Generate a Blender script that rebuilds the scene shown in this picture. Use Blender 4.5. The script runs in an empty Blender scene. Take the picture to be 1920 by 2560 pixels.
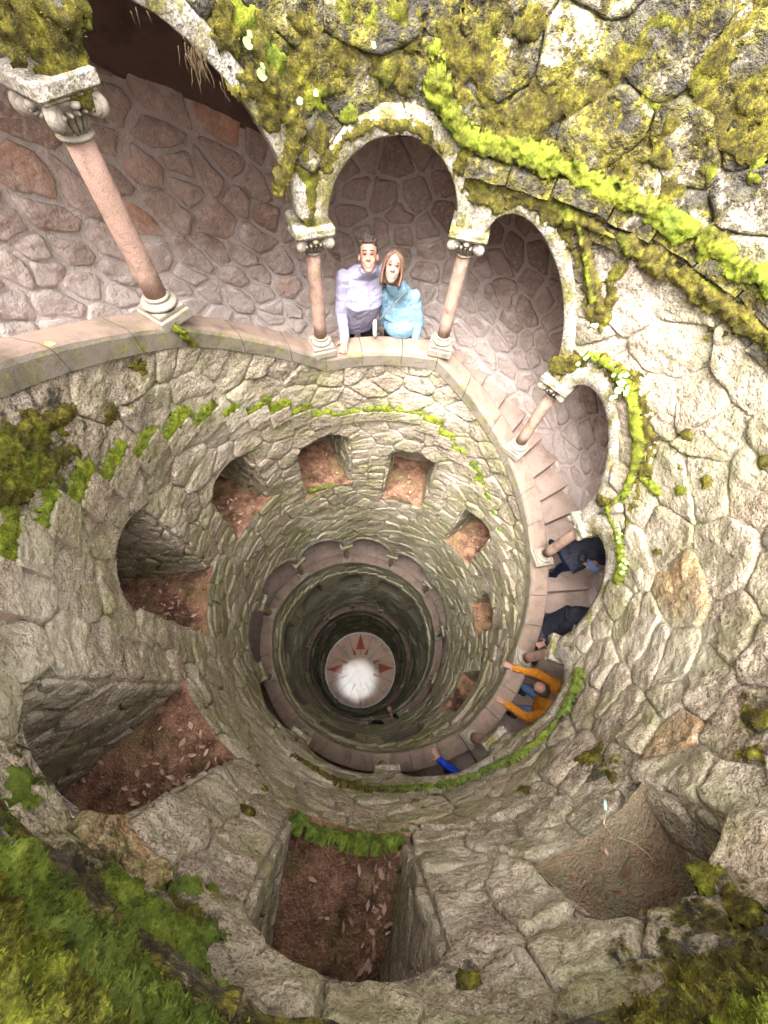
import bpy, math, random, bisect
import numpy as np
from mathutils import Vector, Matrix, noise
random.seed(11); np.random.seed(11)
PI=math.pi
scn=bpy.context.scene
C=scn.collection
# ------------------------------------------------------------------ camera
S=2.05/1.85
R=2.05                 # column axis radius
RW=1.985               # mortar face of the shaft wall
RG=3.28                # gallery back wall
CAMP=Vector((-0.13651959*S,-1.06737545*S,0.0))
CM=((0.9862437270789942,0.14908494411073148,0.07139320861842871),
    (-0.1652976430483325,0.8895110592031481,0.425965684953565),
    (0.0,-0.43190711385064473,0.9019180921819928))
FPX=950.267
cd=bpy.data.cameras.new('camera'); cam=bpy.data.objects.new('camera',cd); C.objects.link(cam)
cd.sensor_fit='VERTICAL'; cd.sensor_height=36; cd.lens=36*FPX/2560; cd.clip_start=.02; cd.clip_end=500
mw=Matrix.Identity(4)
for j in range(3):
    for k in range(3): mw[k][j]=CM[j][k]
mw.translation=CAMP; cam.matrix_world=mw
scn.camera=cam
# ------------------------------------------------------------------ sky, sun, exposure
w=bpy.data.worlds.new('World'); scn.world=w; w.use_nodes=True
nt=w.node_tree; bg=nt.nodes['Background']
sky=nt.nodes.new('ShaderNodeTexSky'); sky.sky_type='NISHITA'; sky.sun_disc=False
SUN_EL,SUN_AZ=math.radians(66),math.radians(204)
sky.sun_elevation=SUN_EL; sky.sun_rotation=SUN_AZ; sky.dust_density=8.0; sky.air_density=1.0; sky.ozone_density=1.0
hs=nt.nodes.new('ShaderNodeHueSaturation'); hs.inputs['Saturation'].default_value=0.12
nt.links.new(sky.outputs[0],hs.inputs['Color']); nt.links.new(hs.outputs[0],bg.inputs['Color'])
bg.inputs['Strength'].default_value=0.15
sd=bpy.data.lights.new('sun','SUN'); sd.energy=1.5; sd.angle=math.radians(60); sd.color=(1,.96,.9)
sun=bpy.data.objects.new('sun',sd); C.objects.link(sun)
sdir=Vector((math.sin(SUN_AZ)*math.cos(SUN_EL),math.cos(SUN_AZ)*math.cos(SUN_EL),math.sin(SUN_EL)))
sun.rotation_euler=sdir.to_track_quat('Z','Y').to_euler()
vs=scn.view_settings; vs.view_transform='Standard'; vs.look='None'; vs.gamma=1.0; vs.use_curve_mapping=False
vs.exposure=3.02
try:
    cy=scn.cycles; cy.max_bounces=6; cy.diffuse_bounces=5; cy.glossy_bounces=2; cy.transmission_bounces=2; cy.use_adaptive_sampling=True; cy.adaptive_threshold=.025
except Exception: pass

# ------------------------------------------------------------------ pixel <-> place
def pray(px,py):
    a=((px-960)/FPX,-(py-1280)/FPX,-1.0)
    d=Vector([sum(a[j]*CM[j][k] for j in range(3)) for k in range(3)])
    return d.normalized()
def at_cyl(px,py,rho=RW-.02):          # photo pixel -> (theta rad, z) on the cylinder of radius rho
    d=pray(px,py); a=d.x**2+d.y**2; b=d.x*CAMP.x+d.y*CAMP.y; c=CAMP.x**2+CAMP.y**2-rho*rho
    t=(-b+math.sqrt(b*b-a*c))/a; p=CAMP+d*t
    return math.atan2(p.y,p.x),p.z
def on_cyl(px,py,rho):
    t,z=at_cyl(px,py,rho); return Vector((rho*math.cos(t),rho*math.sin(t),z))
def on_z(px,py,z):
    d=pray(px,py); return CAMP+d*(z/d.z)
def pol(r,thdeg,z):
    t=math.radians(thdeg); return Vector((r*math.cos(t),r*math.sin(t),z))

# ------------------------------------------------------------------ object helpers
def tag(o,label=None,cat=None,group=None,kind=None):
    if label: o['label']=label
    if cat: o['category']=cat
    if group: o['group']=group
    if kind: o['kind']=kind
    return o
def empty(name,loc=(0,0,0)):
    o=bpy.data.objects.new(name,None); C.objects.link(o); o.location=loc; o.empty_display_size=.1
    return o
def place_parent(o,parent):
    o.parent=parent
    if parent is not None: o.matrix_parent_inverse=Matrix.Translation(-parent.location) if parent.rotation_euler.z==0 else parent.matrix_basis.inverted()
def link(name,me,mats,parent=None,smooth=True):
    if not isinstance(mats,(list,tuple)): mats=[mats]
    for m in mats: me.materials.append(m)
    if smooth and len(me.polygons): me.polygons.foreach_set('use_smooth',[True]*len(me.polygons))
    o=bpy.data.objects.new(name,me); C.objects.link(o)
    if parent is not None: place_parent(o,parent)
    return o
class MB:
    def __init__(s): s.v=[]; s.f=[]; s.mi=[]; s.a={}
    def add(s,vs,fs,mi=0,**attr):
        n=len(s.v); s.v+= [tuple(p) for p in vs]; s.f+=[tuple(i+n for i in f) for f in fs]; s.mi+=[mi]*len(fs)
        for k,val in attr.items():
            l=s.a.setdefault(k,[0.0]*n)
            if len(l)<n: l+= [0.0]*(n-len(l))
            l+= list(val) if hasattr(val,'__len__') else [val]*len(vs)
        return s
    def box(s,cx,cy,cz,sx,sy,sz,M=None,bev=0.0,mi=0):
        hx,hy,hz=sx/2,sy/2,sz/2; b=min(bev,hx*.9,hy*.9,hz*.9)
        vs=[];fs=[]
        lv=[(-hz,b),(-hz+b,0),(hz-b,0),(hz,b)] if b>0 else [(-hz,0),(hz,0)]
        for z,i in lv:
            if b>0:
                x,y=hx-i,hy-i
                c=b*.6
                vs+=[(x-c,-y,z),(x,-y+c,z),(x,y-c,z),(x-c,y,z),(-x+c,y,z),(-x,y-c,z),(-x,-y+c,z),(-x+c,-y,z)]
            else: vs+=[(hx,-hy,z),(hx,hy,z),(-hx,hy,z),(-hx,-hy,z)]
        n=8 if b>0 else 4
        for l in range(len(lv)-1):
            for k in range(n): fs.append((l*n+k,l*n+(k+1)%n,(l+1)*n+(k+1)%n,(l+1)*n+k))
        fs.append(tuple(reversed(range(n)))); fs.append(tuple((len(lv)-1)*n+k for k in range(n)))
        out=[Vector((cx+x,cy+y,cz+z)) for x,y,z in vs]
        if M is not None: out=[M@p for p in out]
        return s.add(out,fs,mi)
    def lathe(s,prof,n=20,M=None,mi=0,cap=True):
        vs=[];fs=[]
        for r,z in prof:
            for k in range(n): a=2*PI*k/n; vs.append(Vector((r*math.cos(a),r*math.sin(a),z)))
        for l in range(len(prof)-1):
            for k in range(n): fs.append((l*n+k,l*n+(k+1)%n,(l+1)*n+(k+1)%n,(l+1)*n+k))
        if cap: fs.append(tuple(reversed(range(n)))); fs.append(tuple((len(prof)-1)*n+k for k in range(n)))
        if M is not None: vs=[M@p for p in vs]
        return s.add(vs,fs,mi)
    def tube(s,pts,rad,n=8,mi=0,flat=1.0,side=None):
        pts=[Vector(p) for p in pts]; m=len(pts)
        rs=rad if hasattr(rad,'__len__') else [rad]*m
        vs=[];fs=[]; ref=None
        for i,p in enumerate(pts):
            t=(pts[min(i+1,m-1)]-pts[max(i-1,0)]).normalized()
            if ref is None:
                r0=Vector(side) if side else (Vector((0,0,1)) if abs(t.z)<.9 else Vector((1,0,0)))
                a=t.cross(r0)
            else: a=ref-t*ref.dot(t)
            if a.length<1e-5: a=t.cross(Vector((.3,.9,.2)))
            a.normalize(); b=t.cross(a); ref=a
            for k in range(n):
                q=2*PI*k/n; vs.append(p+a*math.cos(q)*rs[i]+b*math.sin(q)*rs[i]*flat)
        for l in range(m-1):
            for k in range(n): fs.append((l*n+k,l*n+(k+1)%n,(l+1)*n+(k+1)%n,(l+1)*n+k))
        fs.append(tuple(reversed(range(n)))); fs.append(tuple((m-1)*n+k for k in range(n)))
        return s.add(vs,fs,mi)
    def ball(s,c,rx,ry=None,rz=None,M=None,n=12,m=8,mi=0):
        ry=ry or rx; rz=rz or rx; vs=[];fs=[]
        for i in range(m+1):
            p=PI*i/m
            for k in range(n):
                a=2*PI*k/n; vs.append(Vector((rx*math.sin(p)*math.cos(a),ry*math.sin(p)*math.sin(a),rz*math.cos(p))))
        for i in range(m):
            for k in range(n): fs.append((i*n+k,(i+1)*n+k,(i+1)*n+(k+1)%n,i*n+(k+1)%n))
        if M is not None: vs=[M@p for p in vs]
        vs=[p+Vector(c) for p in vs]
        return s.add(vs,fs,mi)
    def mesh(s,name):
        me=bpy.data.meshes.new(name); me.from_pydata(s.v,[],s.f)
        if any(s.mi): me.polygons.foreach_set('material_index',s.mi)
        for k,l in s.a.items():
            l=l+[0.0]*(len(s.v)-len(l))
            at=me.attributes.new(k,'FLOAT','POINT'); at.data.foreach_set('value',l)
        me.update(); return me
    def build(s,name,mats,parent=None,smooth=True):
        return link(name,s.mesh(name),mats,parent,smooth)

# ------------------------------------------------------------------ materials
class NT:
    def __init__(s,name):
        s.m=bpy.data.materials.new(name); s.m.use_nodes=True; s.t=s.m.node_tree
        s.b=s.t.nodes['Principled BSDF']; s.pos=None
    def n(s,typ,**kw):
        nd=s.t.nodes.new('ShaderNode'+typ)
        for k,v in kw.items(): setattr(nd,k,v)
        return nd
    def set(s,sock,val):
        if isinstance(val,bpy.types.NodeSocket): s.t.links.new(val,sock)
        elif val is not None:
            if sock.type=='RGBA' and len(val)==3: val=(*val,1)
            sock.default_value=val
    def P(s):
        if s.pos is None:
            s.pos=s.n('NewGeometry').outputs['Position']
        return s.pos
    def attr(s,name): return s.n('Attribute',attribute_name=name).outputs['Fac']
    def noise(s,scale,detail=4,rough=.6,vec=None,dist=0.0):
        nd=s.n('TexNoise'); s.set(nd.inputs['Vector'],vec if vec is not None else s.P())
        nd.inputs['Scale'].default_value=scale; nd.inputs['Detail'].default_value=detail; nd.inputs['Roughness'].default_value=rough
        nd.inputs['Distortion'].default_value=dist
        return nd.outputs['Fac']
    def voro(s,scale,vec=None,feature='F1'):
        nd=s.n('TexVoronoi',feature=feature); s.set(nd.inputs['Vector'],vec if vec is not None else s.P()); nd.inputs['Scale'].default_value=scale
        return nd.outputs['Distance']
    def math(s,op,a,b=0.0,c=None):
        nd=s.n('Math',operation=op); s.set(nd.inputs[0],a); s.set(nd.inputs[1],b)
        if c is not None: s.set(nd.inputs[2],c)
        return nd.outputs[0]
    def rng(s,x,a,b,c=0.0,d=1.0):
        nd=s.n('MapRange'); s.set(nd.inputs[0],x)
        for i,v in enumerate((a,b,c,d)): s.set(nd.inputs[i+1],v)
        return nd.outputs[0]
    def ramp(s,x,stops,interp='LINEAR'):
        nd=s.n('ValToRGB'); cr=nd.color_ramp; cr.interpolation=interp
        while len(cr.elements)<len(stops): cr.elements.new(.5)
        for e,(p,c) in zip(cr.elements,stops): e.position=p; e.color=(*c,1) if len(c)==3 else c
        s.set(nd.inputs[0],x); return nd.outputs['Color']
    def mix(s,f,a,b,blend='MIX'):
        nd=s.n('Mix',data_type='RGBA',blend_type=blend); s.set(nd.inputs[0],f); s.set(nd.inputs[6],a); s.set(nd.inputs[7],b)
        return nd.outputs[2]
    def vadd(s,a,b):
        nd=s.n('VectorMath',operation='ADD'); s.set(nd.inputs[0],a); s.set(nd.inputs[1],b); return nd.outputs[0]
    def vscale(s,a,v):
        nd=s.n('VectorMath',operation='MULTIPLY'); s.set(nd.inputs[0],a); nd.inputs[1].default_value=v; return nd.outputs[0]
    def bump(s,h,strength=.6,dist=.02,prev=None):
        nd=s.n('Bump'); nd.inputs['Strength'].default_value=strength; nd.inputs['Distance'].default_value=dist
        s.set(nd.inputs['Height'],h)
        if prev is not None: s.set(nd.inputs['Normal'],prev)
        return nd.outputs['Normal']
    def out(s,col,rough=.85,normal=None,spec=.3,metal=0.0,**kw):
        s.set(s.b.inputs['Base Color'],col); s.set(s.b.inputs['Roughness'],rough); s.set(s.b.inputs['Metallic'],metal)
        s.set(s.b.inputs['Specular IOR Level'],spec)
        if normal is not None: s.set(s.b.inputs['Normal'],normal)
        for k,v in kw.items(): s.set(s.b.inputs[k],v)
        return s.m
def plain(name,col,rough=.7,bumpscale=None,var=.25,spec=.3,bs=.3,bd=.004,metal=0.0):
    t=NT(name); f=t.noise(bumpscale or 30,4)
    c=t.mix(f,[x*(1-var) for x in col],[min(1,x*(1+var)) for x in col])
    nm=t.bump(t.noise(bumpscale or 30,5),bs,bd) if bumpscale else None
    return t.out(c,rough,nm,spec,metal)
def zfac(t,a,b):            # 0 near z=a .. 1 near z=b
    sx=t.n('SeparateXYZ'); t.set(sx.inputs[0],t.P()); return t.rng(sx.outputs[2],a,b)
def rock_relief(t,vec,k=1.0):
    a=t.noise(9,6,.68,vec); b=t.noise(46,3,.7,vec); d=t.voro(13,t.vadd(vec,t.vscale(vec,(.3,.2,.4))))
    h=t.math('ADD',t.math('ADD',t.math('MULTIPLY',a,1.15),t.math('MULTIPLY',d,-.28)),t.math('MULTIPLY',b,.32))
    return t.bump(h,1.0*k,.06)
def m_wall(name='wall_stone',pale=False):
    t=NT(name); r=t.attr('rnd'); mo=t.attr('moss')
    off=t.n('CombineXYZ'); t.set(off.inputs[0],t.math('MULTIPLY',r,37)); t.set(off.inputs[1],t.math('MULTIPLY',r,-19))
    v=t.vadd(t.P(),off.outputs[0])
    base=t.ramp(r,[(0,(.40,.325,.25)),(.18,(.52,.44,.345)),(.36,(.42,.35,.295)),(.55,(.54,.46,.37)),(.72,(.34,.275,.235)),(.86,(.50,.40,.30)),(.965,(.52,.44,.345)),(.975,(.50,.33,.18)),(1,(.46,.29,.15))])
    if pale: base=t.mix(t.noise(4,3),(.40,.34,.27),(.60,.53,.44))
    n1=t.noise(6,5,.68,v); n2=t.noise(30,5,.75,v)
    c=t.mix(t.rng(n1,.42,.66,0,.7),base,t.mix(.65,base,(.13,.105,.08)))
    c=t.mix(t.rng(n2,.5,.64,0,.75),c,(.66,.59,.47))
    c=t.mix(t.rng(t.noise(80,2,.6),.5,.64,0,.72),c,(.085,.07,.055))
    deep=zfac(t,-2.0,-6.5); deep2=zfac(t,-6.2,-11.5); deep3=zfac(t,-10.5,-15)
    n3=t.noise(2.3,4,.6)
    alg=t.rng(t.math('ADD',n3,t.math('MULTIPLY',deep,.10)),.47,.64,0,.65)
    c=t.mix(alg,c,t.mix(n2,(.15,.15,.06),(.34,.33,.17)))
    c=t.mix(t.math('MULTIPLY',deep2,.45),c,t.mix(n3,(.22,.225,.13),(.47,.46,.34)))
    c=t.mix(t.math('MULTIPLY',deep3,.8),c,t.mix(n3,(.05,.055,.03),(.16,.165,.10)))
    big=t.noise(1.1,5,.65,t.vadd(t.P(),(3,8,2)))
    c=t.mix(t.rng(big,.54,.68,0,.62),c,t.mix(n2,(.085,.07,.055),(.22,.18,.14))); c=t.mix(t.rng(big,.48,.34,0,.6),c,t.mix(n2,(.46,.41,.33),(.80,.74,.64)))
    mm=t.rng(t.math('ADD',mo,t.math('MULTIPLY',t.math('SUBTRACT',t.noise(9,5,.72),.5),2.0)),.42,.66)
    mc=t.ramp(t.math('ADD',t.math('MULTIPLY',n1,.5),t.math('MULTIPLY',n2,.5)),[(.42,(.022,.018,.012)),(.48,(.06,.048,.016)),(.54,(.14,.12,.022)),(.61,(.30,.27,.04))])
    mc=t.mix(t.rng(t.noise(3.4,5,.7),.46,.58,0,.85),mc,t.mix(n2,(.03,.026,.022),(.13,.115,.095)))
    c=t.mix(1.0,c,(1.0,.975,.915),'MULTIPLY'); c=t.mix(mm,c,mc)
    return t.out(c,t.rng(deep2,0,1,.9,.75),rock_relief(t,v,1.0),.25)
def m_mortar(name,ca,cb,zdark=True):
    t=NT(name); f=t.noise(9,6,.65)
    c=t.mix(f,ca,cb)
    if not zdark: c=t.mix(t.rng(t.math('ADD',t.attr('low'),t.math('MULTIPLY',t.math('SUBTRACT',t.noise(4,5,.7),.5),1.2)),0,.8,.75,0),c,(.30,.22,.18))  # shade of the upper gallery put into the mortar colour
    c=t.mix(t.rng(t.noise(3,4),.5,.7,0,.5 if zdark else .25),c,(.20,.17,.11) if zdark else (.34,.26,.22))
    if zdark: c=t.mix(t.math('MULTIPLY',zfac(t,-5,-10),.5),c,(.25,.25,.17))
    return t.out(c,.92,t.bump(t.noise(28,4,.72),1,.03),.2)
def m_gallery():
    t=NT('gallery_stone'); r=t.attr('rnd')
    off=t.n('CombineXYZ'); t.set(off.inputs[0],t.math('MULTIPLY',r,37)); t.set(off.inputs[1],t.math('MULTIPLY',r,-19))
    v=t.vadd(t.P(),off.outputs[0])
    base=t.ramp(r,[(0,(.27,.17,.13)),(.2,(.37,.255,.205)),(.4,(.31,.225,.185)),(.6,(.41,.30,.25)),(.8,(.26,.175,.14)),(.965,(.39,.28,.235)),(.975,(.40,.20,.125)),(1,(.42,.22,.14))])
    n2=t.noise(24,6,.7,v)
    c=t.mix(t.rng(t.noise(6,5,.68,v),.38,.64),base,t.mix(.35,base,(.16,.12,.10)))
    c=t.mix(t.rng(n2,.48,.64,0,.5),c,(.52,.41,.35))
    lit_low=t.rng(t.math('ADD',t.attr('low'),t.math('MULTIPLY',t.math('SUBTRACT',t.noise(4,5,.7),.5),1.6)),-.05,.75,0,.85)
    c=t.mix(lit_low,c,t.mix(n2,(.56,.46,.41),(.90,.81,.76)))  # light falling on the lower courses, put into the stone colour
    c=t.mix(t.rng(t.noise(90,3),.54,.7,0,.4),c,(.14,.10,.085))
    return t.out(c,.88,rock_relief(t,v,.65),.25)
def m_granite(name,a,b,dirt=(.10,.085,.05),amt=.6,moss=.0,bd=.006):
    t=NT(name); c=t.mix(t.noise(120,4,.7),a,b); c=t.mix(t.rng(t.noise(6,6,.65),.48,.68,0,amt),c,dirt)
    c=t.mix(t.rng(t.noise(170,2),.55,.68,0,.5),c,(.06,.05,.045))
    if moss:
        g=t.n('NewGeometry'); sx=t.n('SeparateXYZ'); t.set(sx.inputs[0],g.outputs['Normal'])
        c=t.mix(t.rng(t.noise(8,6,.7),.62-moss*.25,.75-moss*.2,0,.85),c,t.ramp(t.noise(30,5,.7),[(.3,(.07,.065,.02)),(.5,(.17,.16,.04)),(.7,(.30,.29,.07))]))
    return t.out(c,.8,t.bump(t.math('ADD',t.noise(110,4,.7),t.math('MULTIPLY',t.noise(14,5,.6),1.4)),.7,bd),.3)
def m_moss():
    t=NT('moss'); k=t.attr('tone'); rr=t.attr('rnd')
    n1=t.noise(16,6,.7); n2=t.noise(70,4,.7)
    br=t.ramp(t.math('ADD',n1,t.math('MULTIPLY',t.math('SUBTRACT',n2,.5),.5)),[(.3,(.075,.09,.012)),(.5,(.18,.22,.018)),(.68,(.34,.38,.04))])
    ol=t.ramp(t.math('ADD',n1,t.math('MULTIPLY',t.math('SUBTRACT',n2,.5),.6)),[(.28,(.03,.023,.012)),(.45,(.08,.066,.017)),(.58,(.175,.15,.022)),(.72,(.34,.31,.038))])
    dk=t.ramp(n1,[(.3,(.05,.065,.015)),(.5,(.115,.165,.03)),(.7,(.25,.31,.07))])
    c=t.mix(t.rng(k,0,1),ol,br); c=t.mix(t.rng(k,1,2),c,dk)
    c=t.mix(t.math('MULTIPLY',t.rng(t.noise(4.5,5,.7),.47,.66,0,.8),t.rng(k,.6,1.1,1,.35)),c,t.mix(n2,(.035,.026,.014),(.13,.10,.028)))
    c=t.mix(1.0,c,t.ramp(rr,[(0,(.55,.55,.5)),(.5,(1,1,1)),(1,(1.25,1.2,1.1))]),'MULTIPLY')
    nm=t.bump(t.math('ADD',t.noise(60,5,.75),t.noise(150,3,.7)),.9,.012)
    return t.out(c,.9,nm,.15,**{'Subsurface Weight':0.0})
def m_mosaic(name,a,b):
    t=NT(name); c=t.mix(t.noise(3,6,.65),a,b); c=t.mix(t.rng(t.noise(1.4,4),.5,.7,0,.45),c,(.11,.07,.05))
    return t.out(c,t.rng(t.noise(3.5,6,.7),.45,.58,.008,.07),t.bump(t.noise(26,4,.7),.09,.008),.32)
def m_dirt(name='niche_earth',pale=False):
    t=NT(name); c=t.ramp(t.noise(7,7,.7),[(.3,(.07,.04,.028)),(.46,(.22,.125,.085)),(.58,(.38,.23,.16)),(.72,(.52,.35,.26))])
    c=t.mix(t.rng(t.noise(60,4,.7),.5,.66,0,.6),c,(.06,.036,.026)); c=t.mix(t.rng(t.noise(45,3,.7,t.vadd(t.P(),(5,2,1))),.56,.68,0,.7),c,(.55,.38,.29))
    c=t.mix(t.rng(t.noise(2.6,4,.6),.52,.66,0,.6),c,(.22,.20,.085)); c=t.mix(t.rng(t.noise(2.1,4,.6,t.vadd(t.P(),(1,6,2))),.56,.64,0,.0 if pale else .7),c,(.03,.02,.015))
    c=t.mix(1.0,c,(1.25,1.12,1.02),'MULTIPLY')
    if pale: c=t.mix(t.rng(t.noise(3,5,.65),.35,.6,.2,.85),c,t.mix(t.noise(20,4),(.30,.28,.15),(.50,.42,.29)))
    return t.out(c,.9,t.bump(t.math('ADD',t.noise(16,6,.7),t.noise(70,4)),1,.03),.2)
def m_leaf(name='dead_leaf',at=None):
    t=NT(name); r=t.attr(at) if at else t.n('ObjectInfo').outputs['Random']
    c=t.ramp(r,[(0,(.16,.085,.055)),(.25,(.32,.175,.12)),(.5,(.52,.32,.23)),(.8,(.68,.46,.35)),(1,(.40,.24,.15))])
    c=t.mix(t.rng(t.noise(25,4),.4,.7,0,.5),c,(.22,.11,.07)); return t.out(c,.7,None,.3)
def m_cloth(name,col,rough=.85,fold=9,fs=.5,fd=.02,weave=300):
    t=NT(name); n=t.noise(fold,3,.5,t.vscale(t.P(),(1,1,.55)),.8)
    c=t.mix(n,[x*.86 for x in col],[min(1,x*1.1) for x in col])
    return t.out(c,rough,t.bump(n,fs,fd,t.bump(t.noise(weave,2),.2,.002)),.2)
M={}
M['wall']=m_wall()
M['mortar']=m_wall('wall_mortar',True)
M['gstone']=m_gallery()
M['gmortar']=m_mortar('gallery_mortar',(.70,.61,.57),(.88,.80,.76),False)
def m_cement():
    t=NT('arch_cement'); n1=t.noise(7,5,.7); n2=t.noise(45,4,.75)
    c=t.ramp(n1,[(.3,(.17,.14,.11)),(.48,(.34,.295,.25)),(.62,(.50,.455,.40))]); c=t.mix(t.rng(n2,.52,.64,0,.6),c,(.60,.56,.49)); c=t.mix(t.rng(t.noise(75,2),.5,.62,0,.75),c,(.09,.08,.06))
    c=t.mix(t.rng(t.noise(5,5,.7,t.vadd(t.P(),(7,3,1))),.46,.57,0,.9),c,t.ramp(n2,[(.35,(.06,.05,.02)),(.5,(.15,.13,.035)),(.65,(.28,.25,.06))]))
    c=t.mix(t.math('MULTIPLY',zfac(t,-5,-10),.4),c,(.26,.25,.16))
    return t.out(c,.9,t.bump(t.math('ADD',n1,t.math('MULTIPLY',n2,.5)),.9,.03),.2)
M['plaster']=m_cement()
M['shaft']=m_granite('pink_granite',(.33,.195,.145),(.50,.325,.255),(.13,.09,.065),.85,.2,.014)
M['capital']=m_granite('carved_granite',(.215,.18,.14),(.33,.285,.23),(.10,.08,.055),.75,.25)
M['coping']=m_granite('coping_granite',(.185,.125,.098),(.29,.205,.16),(.10,.075,.055),.7,.2)
M['copface']=m_granite('coping_grime',(.16,.13,.10),(.28,.23,.185),(.075,.07,.035),.8,.45,.012)
M['tread']=m_granite('tread_granite',(.40,.29,.24),(.55,.42,.355),(.20,.13,.095),.5,.0)
M['rock']=m_granite('niche_rock',(.36,.27,.21),(.54,.43,.34),(.15,.115,.08),.7,.08,.06)
def m_nrock():
    t=NT('niche_rock'); n1=t.noise(6,5,.68); n2=t.noise(32,4,.75)
    c=t.ramp(n1,[(.3,(.24,.17,.125)),(.47,(.47,.36,.28)),(.65,(.64,.52,.42))]); c=t.mix(t.rng(n2,.5,.64,0,.6),c,(.66,.57,.48)); c=t.mix(t.rng(t.noise(80,2),.5,.64,0,.5),c,(.13,.095,.07))
    c=t.mix(t.rng(t.noise(3,4),.5,.66,0,.5),c,(.30,.29,.16))
    return t.out(c,.9,rock_relief(t,t.P(),1.2),.2)
M['rock']=m_nrock()
M['lower']=m_granite('lower_gallery_rock',(.56,.38,.30),(.72,.53,.44),(.30,.19,.15),.5,0,.03)
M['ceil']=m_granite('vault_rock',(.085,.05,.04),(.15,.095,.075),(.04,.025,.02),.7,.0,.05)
M['moss']=m_moss()
M['mos_tan']=m_mosaic('mosaic_tan',(.72,.46,.35),(.85,.60,.48))
M['mos_red']=m_mosaic('mosaic_red',(.50,.09,.04),(.60,.16,.08))
M['mos_pale']=m_mosaic('mosaic_pale',(.68,.52,.38),(.80,.64,.48))
M['earth']=m_dirt(); M['earth2']=m_dirt('green_earth',True); M['leaf']=m_leaf(); M['leaf2']=m_leaf('far_leaf','rnd')
M['earth3']=plain('dark_earth',(.10,.085,.06),.8,12,.5)  # darker earth for the floors of the deeper niches
M['wet']=plain('wet_stone',(.05,.045,.035),.35,12,.4)
M['ground']=plain('ground_earth',(.12,.10,.06),.95,8,.4)
M['iron']=plain('black_iron',(.02,.02,.022),.25,40,.3,.6)
M['steel']=plain('wet_steel',(.35,.36,.38),.2,40,.3,.8,metal=1.0)
M['white']=plain('sign_white',(.75,.74,.72),.4,None,.05)
M['red']=plain('sign_red',(.55,.03,.03),.4,None,.1)

# ------------------------------------------------------------------ helix layout
KTH=[153.7,119.9,86.2,52.5,20.0,-12.9,-45.8,-79.0,-112.5,-145.0,-178.4,-210.5,-243.8,-276.8,-309.7,-343.5,-377.1]
KZ=[-1.71,-2.49,-2.48,-3.27,-4.08,-4.81,-5.02,-5.67,-6.3,-6.82,-7.1,-7.82,-8.49,-9.12,-9.43,-10.1,-10.65]
COL=[(187.0,-1.71*S+.62)]+[(a,b*S) for a,b in zip(KTH,KZ)]
while COL[-1][1]>-21.2: COL.append((COL[-1][0]-33.05,COL[-1][1]-.609))
NCOL=len(COL)
ZFLOOR=-22.9
PAR_H=.887      # parapet above the stair
COL_H=1.165     # plinth to top of abacus
RISE=.47
def colh(i): return 1.175 if i==1 else COL_H
ABW=.112         # half width of an abacus
_ph=[-a for a,_ in COL]; _pz=[z for _,z in COL]
def zpar(th):   # unwrapped degrees, falls as th falls
    p=-th
    if p<=_ph[0]: return _pz[0]+(_ph[0]-p)*.0235*S
    if p>=_ph[-1]: return _pz[-1]-(p-_ph[-1])*.0184
    i=bisect.bisect_right(_ph,p)-1; f=(p-_ph[i])/(_ph[i+1]-_ph[i])
    return _pz[i]+(_pz[i+1]-_pz[i])*f
def zfl(th): return max(zpar(th)-PAR_H,ZFLOOR)
def rad(d): return math.radians(d)
CIRC=2*PI*RW
def W(u,v,h=0.0):      # unrolled wall -> space ; h stands out from the wall into the shaft
    t=u/RW; r=RW-h; return (r*math.cos(t),r*math.sin(t),v)
def nz(x,y,z,s=1.0): return noise.noise((x*s,y*s,z*s))
def fbm(x,y,z,s=1.0,o=4): return noise.fractal((x*s,y*s,z*s),1.0,2.1,o)

# arches ------------------------------------------------------------
BAYS=[]   # dict per bay between column i and i+1
for i in range(NCOL-1):
    (ta,za),(tb,zb)=COL[i],COL[i+1]
    ua,ub=RW*rad(tb),RW*rad(ta)          # ua<ub ; ub is the higher (upstream) column
    BAYS.append(dict(i=i,ua=ua,ub=ub,za=zb+colh(i+1),zb=za+colh(i),pa=zb,pb=za))
def bay_curve(b,extra=0.0,n=22,clamp=True):
    uc=(b['ua']+b['ub'])/2; hw=(b['ub']-b['ua'])/2-ABW; sl=(b['zb']-b['za'])/(b['ub']-b['ua']); zc=(b['za']+b['zb'])/2
    pts=[]
    for k in range(n+1):
        a=PI*k/n
        u=uc-(hw+extra)*math.cos(a); z=zc+sl*(u-uc)+(RISE+extra)*math.sin(a)
        if clamp: u=min(max(u,b['ua']),b['ub'])
        pts.append((u,z))
    return pts
RINGW=.125
# niches: centre deg, half width deg, top, floor
NICHE=[(305,10.3,-1.67,-2.3),(268.8,11.2,-1.67,-3.1),(232,10.2,-1.65,-3.36),(196,10.9,-2.56,-4.3),(159.8,10.2,-3.47,-4.72),(123.6,11.4,-4.02,-5.42),(86.1,11,-4.46,-6.05),
       (47.5,9.6,-5.2,-6.7),(12.6,9.5,-6.37,-7.4),(-27,11,-6.42,-8.0),(-63.5,11,-7.55,-8.6)]
while NICHE[-1][3]>-21.0:
    a,hwid,t_,f_=NICHE[-1]; NICHE.append((a-36.4,10.5,f_-.66+1.2,f_-.66))
def niche_curve(n,k=12):
    a,hw,zt,zf=n; uc=RW*rad(a); h=RW*rad(hw); rise=min(h*.72,(zt-zf)*.5)
    pts=[(uc+h,zf)]
    m=max(2,int((zt-rise-zf)/.22))
    for j in range(1,m): pts.append((uc+h,zf+(zt-rise-zf)*j/m))
    for j in range(k+1):
        q=PI*j/k; pts.append((uc+h*math.cos(q),zt-rise+rise*math.sin(q)))
    for j in range(m-1,0,-1): pts.append((uc-h,zf+(zt-rise-zf)*j/m))
    pts.append((uc-h,zf))
    return pts
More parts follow.
